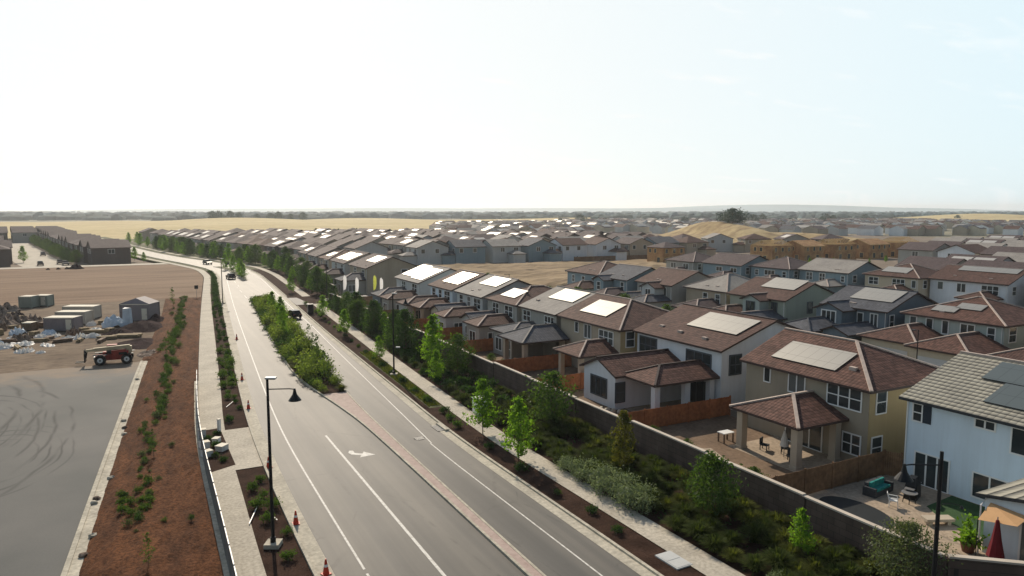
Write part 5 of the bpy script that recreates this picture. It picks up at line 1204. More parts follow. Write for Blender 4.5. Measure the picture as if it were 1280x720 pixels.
# ------------------------------------------------------------------ street furniture
def lamps():
    def make(full=True):
        t = thing('street_lamp', None, 'street lamp')
        f = MB(); f.box(-.42, .42, -.42, .42, -.2, .22, M['kerb']); f.build('footing', t)
        p = MB(); p.tube([(0, 0, .2), (0, 0, .5), (0, 0, .52), (0, 0, 9.7)], [.16, .16, .105, .07], M['black'], 12); p.build('pole', t)
        h = MB(); h.box(-.1, .5, -.13, .13, 9.7, 9.79, M['led']); h.box(-.06, .46, -.1, .1, 9.66, 9.7, M['black']); h.build('lamp_head', t)
        a = MB(); a.tube([(0, 0, 9.1), (1.2, 0, 9.13), (1.5, 0, 9.1)], [.035, .035, .03], M['black'], 8); a.build('arm', t)
        s = MB(); s.tube([(1.5, 0, 9.16), (1.5, 0, 8.95), (1.5, 0, 8.8), (1.5, 0, 8.5), (1.5, 0, 8.46)], [.05, .09, .13, .34, .36], M['black'], 16); s.build('lamp_shade', t)
        return t
    a = make(); put(a, (6.05, 41.1, 0), R(-27), 1, 'black bell-shaded lamp post on a white footing in the left bed')
    b = copy_tree(a); put(b, (28.6, 17.1, 0), R(-27 + 180), (1, 1, .955), 'black lamp post at the bottom right corner beside the olive tree')
    for ch in list(b.children):
        if ch.name.startswith('lamp_head'): bpy.data.objects.remove(ch)
    c = copy_tree(a); put(c, (25.7, 79.0, 0), R(-27), .98, 'black lamp post on the right verge with a second pale lamp halfway up')
    for y, s in ((0, 0),):
        g = MB(); g.tube([(0, 0, 3.3), (.35, 0, 3.34)], [.03, .03], M['black'], 6); g.box(.3, .75, -.12, .12, 3.3, 3.42, M['led']); g.build('side_lamp', c)
    d = copy_tree(a); put(d, (15.0, 157, 0), R(-27), .95, 'distant black lamp post beside the left kerb, before the bend')
    e = copy_tree(a); put(e, (33, 143, 0), R(150), .95, 'distant black lamp post by the side street corner')
    def mini(lab, x, y, h):
        t = thing('estate_lamp', lab, 'street lamp', (x, y, GB)); p = MB(); p.tube([(0, 0, 0), (0, 0, h)], [.07, .05], M['black'], 8); p.build('pole', t)
        g = MB(); g.tube([(0, 0, h - .05), (-.7, 0, h)], [.03, .03], M['black'], 6); g.box(-1.1, -.6, -.12, .12, h - .03, h + .06, M['black']); g.build('lamp_head', t)
    mini('thin dark estate lamp in front of the grey-mint house garage', 78.5, 50.5, 6.2)
    mini('thin dark estate lamp standing before the dry field', 66, 128, 7)
lamps()

def street_things():
    def cone(lab, x, y, first=[None]):
        if first[0] is None:
            t = thing('traffic_cone', None, 'traffic cone'); b = MB(); b.box(-.19, .19, -.19, .19, 0, .035, M['cone']); b.build('base', t)
            c = MB(); c.tube([(0, 0, .03), (0, 0, .72)], [.15, .035], M['cone'], 14); c.build('cone', t)
            s = MB(); s.tube([(0, 0, .36), (0, 0, .50)], [.098, .071], M['cone_band'], 14); s.build('reflective_band', t); first[0] = t; o = t
        else: o = copy_tree(first[0])
        put(o, (x, y, .03), rnd.uniform(0, 3), 1.15, lab, 'traffic cones along the left gutter')
    cone('orange traffic cone in the left gutter at the bottom edge of the picture', 7.95, 36.4)
    cone('orange traffic cone in the left gutter, right of the lamp footing', 7.75, 43.4)
    cone('orange traffic cone in the gutter by the cross path', 7.85, 54.2)
    cone('orange traffic cone in the gutter at the tip of the dark bed', 8.75, 71.8)
    cone('orange traffic cone in the gutter beside the green shrubs', 9.75, 84.6)
    cone('farthest orange traffic cone of the left gutter', 12.4, 112)
    t = thing('storm_drain', 'dark storm drain inlet at the right kerb', 'storm drain', (22.55, 57.5, .0)); g = MB(); g.box(-.3, .3, -.9, .9, -.05, .03, M['black']); g.build('opening', t); g = MB()
    for i in range(9): g.box(-.3, .3, -.86 + i * .2, -.8 + i * .2, .03, .05, M['steel'])
    g.build('grate', t); g = MB(); g.box(.3, .75, -1.1, 1.1, -.05, .17, M['kerb']); g.build('hood', t)
    t = thing('manhole_cover', 'dark round cover in the right carriageway before the drain', 'manhole cover', (20.2, 55.6, .004)); g = MB(); g.tube([(0, 0, 0), (0, 0, .012)], [.48, .48], M['rubber'], 24); g.build('lid', t); g = MB()
    for i in range(-3, 4): g.box(-.38, .38, i * .11 - .02, i * .11 + .02, .012, .016, M['steel'])
    g.build('tread', t)
    # white utility box and flat lid
    t = thing('utility_box', 'white utility box on a pad behind the right pavement', 'utility box', (27.9, 60.0, 0), R(4))
    g = MB(); g.box(-.55, .55, -.6, .6, 0, 1.45, M['carton']); g.build('cabinet', t); g = MB(); g.box(-.6, .6, -.65, .65, 1.45, 1.52, M['carton']); g.build('lid', t)
    g = MB(); g.box(-.7, .7, -.75, .75, -.1, .06, M['kerb']); g.build('pad', t); g = MB(); g.box(-.565, -.55, -.5, -.02, .15, 1.3, M['trim']); g.box(-.565, -.55, .02, .5, .15, 1.3, M['trim']); g.build('door', t)
    t = thing('utility_vault', 'flat pale utility lid set in the dark mulch by the right pavement', 'utility lid', (25.15, 29.2, -.02), R(2))
    g = MB(); g.box(-.55, .55, -.9, .9, -.1, .06, M['lightgrey']); g.build('rim', t); g = MB(); g.box(-.47, .47, -.82, -.02, .06, .075, M['lightgrey']); g.box(-.47, .47, .02, .82, .06, .075, M['lightgrey']); g.build('lid', t)
    t = thing('utility_cabinet', 'dark upright cabinet at the mouth of the side street', 'utility cabinet', (27.9, 134.5, 0))
    g = MB(); g.box(-.5, .5, -.4, .4, 0, 1.7, M['car_grey']); g.build('cabinet', t); g = MB(); g.box(-.56, .56, -.46, .46, 1.7, 1.78, M['black']); g.build('lid', t); g = MB(); g.box(-.42, .42, -.415, -.4, .1, 1.6, M['black']); g.build('door', t)
    # small irrigation and valve boxes in the inset bed
    for i, (x, y, sx, h, lab) in enumerate(((4.05, 64.0, .3, .75, 'tall white valve box at the upper left of the inset bed'), (4.0, 61.2, .36, .5, 'low white valve box in the inset bed beside the wire fence'), (4.0, 58.9, .36, .45, 'white valve box nearest the camera in the inset bed'), (5.5, 65.2, .12, 1.1, 'slim white post at the corner of the inset bed'), (5.2, 60.0, .4, .4, 'grey-white pipe box in the middle of the inset bed'), (5.0, 62.3, .3, .35, 'small pale box at the back of the inset bed'))):
        t = thing('valve_box', lab, 'valve box', (x, y, .02), .2 * i); g = MB(); g.box(-sx, sx, -sx * .8, sx * .8, 0, h, M['carton' if i != 4 else 'lightgrey']); g.build('housing', t); g = MB(); g.box(-sx - .03, sx + .03, -sx * .8 - .03, sx * .8 + .03, h, h + .05, M['box_cream']); g.build('lid', t)
    def stake(lab, a, b):
        g = MB(); g.bar(a, b, .05, .05, M['led']); tag(g.build('plastic_pipe'), lab, 'pipe')
    stake('white pipe lying across the dark bed near the lamp', (5.2, 44.5, .1), (6.1, 47.2, .12)); stake('short white pipe stub beside the lamp footing', (6.6, 45.2, .1), (6.8, 44.3, .1))
    stake('pale pipe in the dark tip of the left bed', (6.9, 73.2, .06), (7.7, 75.0, .06))
    # cars
    def car(lab, x, y, z, rz, m, h=1.65, L=4.6, w=1.85):
        t = thing('car', lab, 'car', (x, y, z), rz); r = M[m]
        b = MB(); k = L / 2
        prof = [(-k, .45), (-k, .95), (-k + .15, 1.0), (-k * .35, h * .66), (k * .98, h * .62), (k, .45)]
        n = len(prof); vs = [(sx * w / 2, yy, zz) for sx in (-1, 1) for yy, zz in prof]
        b.add(vs, [tuple(range(n)), tuple(range(2 * n - 1, n - 1, -1))] + [(i, i + n, (i + 1) % n + n, (i + 1) % n) for i in range(n)], r)
        prof = [(-k * .42, h * .64), (-k * .12, h * .97), (k * .7, h), (k * .93, h * .62)]
        n = 4; vs = [(sx * w * (.47 if j in (0, 3) else .38), yy, zz) for sx in (-1, 1) for j, (yy, zz) in enumerate(prof)]
        b2 = MB(); b2.add(vs, [tuple(range(n)), tuple(range(2 * n - 1, n - 1, -1))] + [(i, i + n, (i + 1) % n + n, (i + 1) % n) for i in range(n)], M['car_black'])
        b2.box(-w * .37, w * .37, -k * .1, k * .68, h - .03, h + .02, r); fixn(b.build('body', t)); fixn(b2.build('cabin', t))
        for sx in (-1, 1):
            for yy in (-k * .6, k * .6):
                q = MB(); q.tube([(sx * (w / 2 - .2), yy, .34), (sx * (w / 2 + .01), yy, .34)], [.34, .34], M['rubber'], 14); q.tube([(sx * (w / 2 + .01), yy, .34), (sx * (w / 2 + .03), yy, .34)], [.2, .19], M['steel'], 10); q.build('wheel', t)
            q = MB(); q.box(sx * w * .33 - .16, sx * w * .33 + .16, k - .02, k + .02, .8, .95, M['red_paint']); q.build('tail_light', t)
    car('black car driving away on the right carriageway beside the planted median', 24.0, 130, .0, R(188), 'car_black', 1.5, 4.2, 1.7)
    car('dark car on the left carriageway before the bend', 20.9 + 1.8, 213, 0, R(185), 'car_black')
    car('dark car far along the road bend', KO(275) - 6, 275, 0, R(15), 'car_grey')
    for i, (x, y, m, lab) in enumerate(((-23.2, 304.5, 'car_grey', 'grey car parked nearest the corner of the left estate street'), (-25.5, 312, 'car_black', 'dark car by the kerb at the left street corner'), (-31, 306, 'car_black', 'dark car standing at the mouth of the left estate street'), (-26.5, 338, 'car_grey', 'grey car parked on the right side of the left estate street'), (-36.5, 372, 'car_black', 'black car parked farthest up the left estate street'), (-45, 306, 'car_grey', 'grey car at the far left street corner'))): car(lab, x, y, GB + .02, R(9), m)
    for i in range(5): car(('white car', 'dark car', 'grey car', 'white van-like car', 'dark hatchback')[i] + ' parked beyond the dry field before the blue house row', 126 + i * 7.5, 247 - i * 1.2, GB, R(80 + i * 7), ('car_white', 'car_black', 'car_grey', 'car_white', 'car_black')[i])
    # feather flags at the side street
    for x, y, m, lab in ((40.6, 160.0, 'flag_white', 'leftmost white feather flag at the side street'), (41.6, 153.6, 'flag_white', 'lower white feather flag, second from the left'), (46.6, 157, 'flag_yellow', 'yellow-green feather flag among the white ones'), (46.2, 150.8, 'flag_white', 'rightmost white feather flag before the beige gable')):
        t = thing('feather_flag', lab, 'flag', (x, y, GB + .3), R(15)); t.scale = (.85, .85, .95); p = MB(); p.tube([(0, 0, 0), (0, 0, 4.3), (.15, 0, 5.0), (.5, 0, 5.25)], [.035, .03, .02, .012], M['steel'], 7); p.build('pole', t)
        g = MB(); g.add([(.03, 0, 1.6), (.8, .1, 1.9), (1.05, .02, 3.2), (.95, -.08, 4.6), (.5, 0, 5.22), (.15, 0, 4.98), (.03, 0, 4.3)], [tuple(range(7))], M[m]); g.build('cloth', t)
    # signposts along the left path
    t = thing('sign_post', 'small dark sign on a thin post beside the left footpath', 'sign', (11.0, 170, 0)); g = MB(); g.tube([(0, 0, 0), (0, 0, 2.6)], [.04, .04], M['steel'], 7); g.build('post', t); g = MB(); g.box(-.38, .38, -.06, -.03, 2.0, 2.8, M['black']); g.build('sign_board', t)
street_things()

def construction_yard():
    # telehandler
    t = thing('telehandler', 'red telescopic handler with cream boom parked at the edge of the asphalt lot', 'telehandler', (-3.3, 101.6, 0), R(-4))
    b = MB(); b.box(-1.9, 1.9, -.75, .75, .55, 1.15, M['red_paint']); b.box(-.1, 1.5, -1.0, -.35, .6, 1.75, M['red_paint']); b.box(-1.2, -.2, .45, 1.05, .6, 1.4, M['red_paint']); b.box(-2.1, -1.7, -.5, .5, .6, 1.0, M['steel']); b.build('chassis', t)
    c = MB(); c.box(-.75, .45, .25, 1.0, 1.1, 1.2, M['black'])
    for x in (-.75, .4):
        for y in (.25, .95): c.bar((x, y, 1.15), (x + (.1 if x < 0 else -.1), y, 2.22), .07, .07, M['black'])
    c.box(-.7, .42, .2, 1.02, 2.2, 2.27, M['red_paint']); c.build('cab', t)
    c = MB(); c.box(-.66, .36, .3, .93, 1.25, 2.19, M['glass']); c.build('cab_glass', t)
    m = MB(); m.bar((1.9, -.1, 2.05), (-2.1, -.1, 1.85), .38, .42, M['cream_paint']); m.bar((-2.0, -.1, 1.86), (-2.9, -.1, 1.78), .28, .3, M['cream_paint']); m.box(1.5, 2.1, -.35, .15, 1.1, 2.1, M['cream_paint']); m.bar((-2.85, -.1, 1.8), (-3.0, -.1, .9), .22, .25, M['black']); m.build('boom', t)
    k = MB(); k.box(-3.12, -3.0, -.65, .5, .45, 1.5, M['black'])
    for y in (-.5, .3): k.box(-4.1, -3.1, y - .07, y + .07, .4, .48, M['black']); k.bar((-3.06, y, .4), (-3.06, y, 1.95), .1, .1, M['black'])
    k.build('fork_carriage', t)
    e = MB(); e.box(.55, 1.75, -1.06, -.34, 1.15, 1.62, M['red_paint']); e.box(.7, 1.6, -1.08, -1.06, 1.2, 1.5, M['black']); e.build('engine_cover', t)
    f = MB()
    for x in (-1.35, 1.55):
        for y in (-.95, .95): f.box(x - .75, x + .75, y - .25, y + .25, 1.26, 1.32, M['black'])
    f.build('mudguard', t)
    for x in (-1.35, 1.55):
        for y in (-.98, .98):
            w = MB(); w.tube([(x, y - .22, .63), (x, y - .17, .63), (x, y + .17, .63), (x, y + .22, .63)], [.5, .63, .63, .5], M['rubber'], 20); o = w.build('wheel', t)
            q = MB(); s = -1 if y < 0 else 1; q.tube([(x, y + s * .2, .63), (x, y + s * .245, .63)], [.34, .28], M['led'], 14); q.tube([(x, y + s * .245, .63), (x, y + s * .26, .63)], [.1, .1], M['black'], 10); q.build('rim', o)
    # portable sheds and containers
    def container(lab, x, y, L, W, H, body, roof, rz=0, gable=False, door=True):
        t = thing('storage_container', lab, 'container', (x, y, 0), rz); g = MB(); n = int(L / .3)
        g.box(-L / 2, L / 2, -W / 2, W / 2, .12, H, M[body])
        for i in range(n): 
            q = -L / 2 + (i + .5) * L / n
            if i % 2: g.box(q - .07, q + .07, -W / 2 - .035, W / 2 + .035, .3, H - .15, M[body])
        g.build('body', t)
        f = MB()
        for sx in (-1, 1):
            for sy in (-1, 1): f.box(sx * L / 2 - .08, sx * L / 2 + .08, sy * W / 2 - .08, sy * W / 2 + .08, 0, H, M[body])
        f.box(-L / 2 - .06, L / 2 + .06, -W / 2 - .07, -W / 2 + .1, H - .14, H + .03, M[roof]); f.box(-L / 2 - .06, L / 2 + .06, W / 2 - .1, W / 2 + .07, H - .14, H + .03, M[roof]); f.box(-L / 2, L / 2, -W / 2 - .05, W / 2 + .05, 0, .12, M['black']); f.build('frame', t)
        r = MB(); 
        if gable: r.add([(-L / 2 - .1, -W / 2 - .1, H), (L / 2 + .1, -W / 2 - .1, H), (L / 2 + .1, W / 2 + .1, H), (-L / 2 - .1, W / 2 + .1, H), (0, -W / 2 + .6, H + .95), (0, W / 2 + .1, H + .95)], [(0, 1, 4), (1, 2, 5, 4), (3, 0, 4, 5), (2, 3, 5)], M['box_mauve'])
        else: r.box(-L / 2 + .02, L / 2 - .02, -W / 2 + .1, W / 2 - .1, H - .02, H + .02, M[roof])
        r.build('roof', t)
        if door:
            d = MB(); d.box(L / 2 - 1.3, L / 2 - .4, -W / 2 - .06, -W / 2 - .036, .3, min(H - .3, 2.2), M[roof]); d.box(L / 2 - .55, L / 2 - .5, -W / 2 - .08, -W / 2 - .06, 1.0, 1.3, M['black']); d.build('door', t)
    container('large mauve-grey site shed with low gabled roof beside the mulch bank', -.1, 140.5, 5.0, 3.6, 3.0, 'box_mauve', 'box_cream', R(-27), True)
    container('mauve-faced container with cream top edge in the middle of the yard', -11.0, 133.5, 4.7, 2.2, 2.2, 'box_mauve', 'box_cream', R(-27))
    container('low beige container just behind the mauve one', -10.0, 141, 4.9, 2.2, 2.1, 'box_beige', 'box_cream', R(-27), door=False)
    container('beige open-ended container farther back', -9.2, 147.5, 5.4, 2.3, 2.2, 'box_beige', 'box_cream', R(-27), door=False)
    container('grey-green box container near the left edge of the yard', -19.4, 168.5, 2.4, 2.2, 2.3, 'box_green', 'box_cream', R(-27), door=False)
    container('grey-green container with pale end frame beside the box', -17.0, 170.0, 2.5, 2.0, 2.2, 'box_green', 'box_cream', R(-27))
    container('small brown timber bin left of the mauve container', -15.8, 136.2, 1.6, 1.3, 1.3, 'box_brown', 'box_cream', R(-27), door=False)
    container('tiny brown box right of the small timber bin', -14.2, 138.8, 1.1, .9, .8, 'box_brown', 'box_brown', R(-27), door=False)
    def heap(name, lab, cat, x, y, rx, ry, h, m, seed, rz=0, n=16, jag=.35, sharp=1.0):
        r = random.Random(seed); g = MB(); ph = [(r.uniform(0, 6), r.uniform(2, 7), r.uniform(2, 7)) for _ in range(5)]
        for j in range(n + 1):
            for i in range(n + 1):
                u, v = -1 + 2 * i / n, -1 + 2 * j / n; d = math.hypot(u, v) * (1 + .15 * math.sin(3 * math.atan2(v, u) + ph[0][0]))
                k = max(0, 1 - d * d) ** (sharp * 1.6); w = sum(math.sin(a + b * 2.2 * u + c * 2.2 * v) for a, b, c in ph) / 5 + r.uniform(-.25, .25)
                q = 1 / max(1, math.hypot(u, v)); g.v.append((u * rx * q, v * ry * q, (h * k ** (.45 if jag > .5 else 1) * (.7 + jag * w * .9) if d < 1 else 0) - .03))
        for j in range(n):
            for i in range(n): a = j * (n + 1) + i; g.f.append((a, a + 1, a + n + 2, a + n + 1)); g.m.append(0)
        g.mats = [M[m]]; o = g.build(name); o.location = (x, y, 0); o.rotation_euler = (0, 0, rz); return tag(o, lab, cat)
    heap('soil_heap', 'dark soil stockpile in front of the gabled shed', 'soil heap', .4, 130, 4.0, 5.0, 1.7, 'dark_soil', 3, jag=.2)
    heap('soil_heap', 'low dark soil spread behind the red telehandler', 'soil heap', -.6, 115, 3.4, 5.2, .7, 'dark_soil', 4, jag=.3)
    heap('soil_heap', 'dark soil mound at the right end of the gabled shed', 'soil heap', 2.4, 137.5, 1.7, 3.2, 1.5, 'dark_soil', 44, jag=.3)
    heap('soil_heap', 'dark brown mound with boards on it, left of the big dark stockpile', 'soil heap', -3.2, 125.5, 2.4, 3.4, 1.1, 'dark_soil', 45, jag=.35)
    heap('rubble_heap', 'pale rubble heap where the yard meets the mulch bank', 'rubble', .9, 105.5, 1.6, 3.0, .6, 'rubble', 41, jag=.6)
    heap('rubble_heap', 'brown heap of rubble at the left picture edge', 'rubble', -20.3, 145, 2.6, 5.0, 2.2, 'rubble', 5, jag=.6)
    heap('rubble_heap', 'pile of grey junk left of the grey-green container', 'rubble', -23.0, 162, 3.0, 3.0, 1.9, 'rubble', 6, jag=.7)
    heap('tarpaulin_heap', 'pale blue tarpaulin over a rounded stack before the gabled shed', 'tarpaulin', -4.0, 134, 1.8, 1.6, 2.4, 'blue_sheet', 7, jag=.25, sharp=.45)
    t = thing('wrapped_pallet', 'tall pale blue wrapped pallet leaning on the dark soil pile', 'wrapped pallet', (-2.0, 134.0, 0), R(-20)); g = MB()
    g.add([(-.65, -.5, 0), (.65, -.5, 0), (.65, .5, 0), (-.65, .5, 0), (-.55, -.4, 2.9), (.45, -.35, 3.0), (.5, .45, 2.9), (-.5, .45, 3.0)], [(0, 1, 5, 4), (1, 2, 6, 5), (2, 3, 7, 6), (3, 0, 4, 7), (4, 5, 6, 7)], M['blue_sheet']); g.build('wrapping', t); g = MB(); g.box(-.7, .7, -.55, .55, -.02, .14, M['wood_old']); g.build('pallet', t)
    sheets = ((-17.8, 120.4, 1.9, 2.2, .6, 'large white plastic sheet heap at the left picture edge'), (-15.2, 121.5, 1.7, 1.6, .5, 'white sheet heap right of the large one'), (-13.6, 127.3, 1.0, 1.2, .5, 'crumpled white sheet in front of the small timber bin'), (-12.0, 119.5, 1.9, .8, .3, 'long flat white sheet lying on the yard'), (-9.7, 123.4, 1.1, 1.0, .55, 'white bag pile left of the broken cream boards'), (-8.2, 123.8, 1.0, 1.2, .7, 'tall white bag pile in the middle of the yard'), (-6.4, 124.2, .9, 1.4, .6, 'cream board pile right of the white bags'), (-14.2, 115.4, 1.2, 1.3, .5, 'white sheet pile with a dark patch near the asphalt'), (-12.2, 113.5, .7, .6, .3, 'small white scrap at the asphalt edge'), (-11.6, 127.6, .7, 1.3, .5, 'narrow white sheet before the mauve container'), (-6.6, 131.8, 1.7, .9, .35, 'flat cream sheet right of the mauve container'), (-7.4, 137, .8, .8, .8, 'white bundle at the corner of the mauve container'), (-20, 126, 1.6, 2.4, .5, 'grey-white sheet heap beyond the left edge pile'), (-17, 129, 1.0, .8, .3, 'small white sheet below the brown rubble'))
    for i, (x, y, a, b, h, lab) in enumerate(sheets): heap('plastic_sheet', lab, 'plastic sheet', x, y, a, b, h, 'white_sheet', 20 + i, r0(i), 18, 1.0, .8)
    def planks(lab, x, y, L, n, rz, m='wood_old'):
        t = thing('plank_stack', lab, 'planks', (x, y, 0), rz); g = MB(); r = random.Random(int(x * 7 + y))
        for i in range(n):
            for j in range(3): o = r.uniform(-.25, .25); g.obox((o, (i - n / 2) * .28, .12 + j * .15), (L / 2, r.uniform(-.05, .05), 0), (0, .12, 0), (0, 0, .06), M[m])
        g.build('board', t)
    planks('stack of weathered planks behind the telehandler, left end', -4.6, 121.5, 2.4, 4, R(-12)); planks('longer plank stack on the dark soil behind the telehandler', -1.9, 121.8, 3.6, 5, R(-22)); planks('flat planks between the containers and the tarpaulin', -6.2, 128.6, 4.2, 3, R(-20)); planks('dark boards left in front of the mauve container', -12.4, 124.6, 1.6, 3, R(60), 'box_brown')
    for i, (x, y, lab) in enumerate(((-17.9, 288 - 14, 'largest brown soil clod heap on the far side of the graded field'), (-20.5, 274, 'small brown clod left of the largest far heap'), (-23, 274.4, 'tiny brown clod in the far graded field'), (-25.8, 274, 'leftmost tiny brown clod of the far graded field'))): heap('soil_heap', lab, 'soil heap', x, y, (2.6, .9, .8, .7)[i], (2, .8, .8, .7)[i], (2.0, .9, .8, .7)[i], 'dark_soil', 60 + i)
    r = random.Random(31)
    def pallets(lab, grp, x, y, n, rz, m='wood_old'):
        t = thing('pallet_stack', lab, 'pallets', (x, y, 0), rz, grp); g = MB()
        for k in range(n):
            z = k * .15
            for i in range(6): g.box(-.6 + i * .205, -.6 + i * .205 + .15, -.5, .5, z + .11, z + .14, M[m])
            for yy in (-.45, 0, .4): g.box(-.6, .6, yy, yy + .08, z, z + .11, M[m])
        g.build('slats', t); return t
    for i in range(13):
        x, y = ((-22.5, 150), (-21, 152.5), (-19, 151), (-23, 140), (-19.5, 133), (-21.5, 131), (-18.5, 140), (-14.6, 130.5), (-8.0, 129.8), (-4.4, 126.6), (-13, 142), (-21, 158), (-6, 138.5))[i]
        pallets('stack of grey-brown pallets in the cluttered part of the yard', 'pallet stacks in the yard', x, y, 2 + i % 5, r.uniform(0, 3))
    for i in range(12):
        x, y = ((-22, 147), (-18.4, 148), (-20.2, 137.5), (-17, 133), (-23, 134), (-15.8, 126), (-9.2, 127.4), (-12.8, 131), (-20, 155), (-16.6, 145), (-22, 128), (-19, 123.5))[i]
        m = ('dark_soil', 'rubble', 'box_brown', 'blue_sheet')[i % 4]
        heap('debris_heap', 'low %s heap of site debris among the pallets' % ('dark', 'mixed brown', 'brown', 'pale blue')[i % 4], 'debris', x, y, r.uniform(.9, 1.8), r.uniform(.9, 2.2), r.uniform(.5, 1.3), m, 80 + i, r.uniform(0, 3), 14, .9, .6)['group'] = 'debris heaps in the yard'
    for i in range(7):
        x, y = ((-15.4, 118), (-10.4, 121.6), (-13.2, 123.2), (-17.4, 124.8), (-8.2, 120.8), (-5.4, 119), (-19.4, 118.6))[i]
        planks('scattered %s boards on the ground of the yard, %s' % (('pale', 'dark', 'short', 'crossed', 'thin', 'grey', 'broken')[i], ('near the white scraps', 'under the cream boards', 'by the narrow white sheet', 'near the left sheets', 'right of the long sheet', 'behind the telehandler forks', 'at the left edge')[i]), x, y, r.uniform(1.2, 3), 2, r.uniform(0, 3), ('wood_old', 'box_brown')[i % 2])
    # boulders along the lot kerb
    r = random.Random(4)
    for i in range(9):
        y = (44.5, 47, 52.5, 53.2, 57, 68, 70, 72.5, 90)[i]; g = MB()
        bm = bmesh.new(); bmesh.ops.create_icosphere(bm, subdivisions=2, radius=.24)
        for v in bm.verts: v.co *= r.uniform(.75, 1.2); v.co.z *= .6
        me = bpy.data.meshes.new('rock'); bm.to_mesh(me); bm.free(); me.materials.append(M['kerb'] if i % 3 else M['rubble']); o = bpy.data.objects.new('rock', me); col.objects.link(o); o.location = (PK(y) + .7 + r.uniform(-.3, .3), y, .12); tag(o, 'lump of broken concrete on the parking lot kerb', 'rock', 'lumps on the lot kerb')
def r0(i): return (i * 1.7) % 3.1
construction_yard()

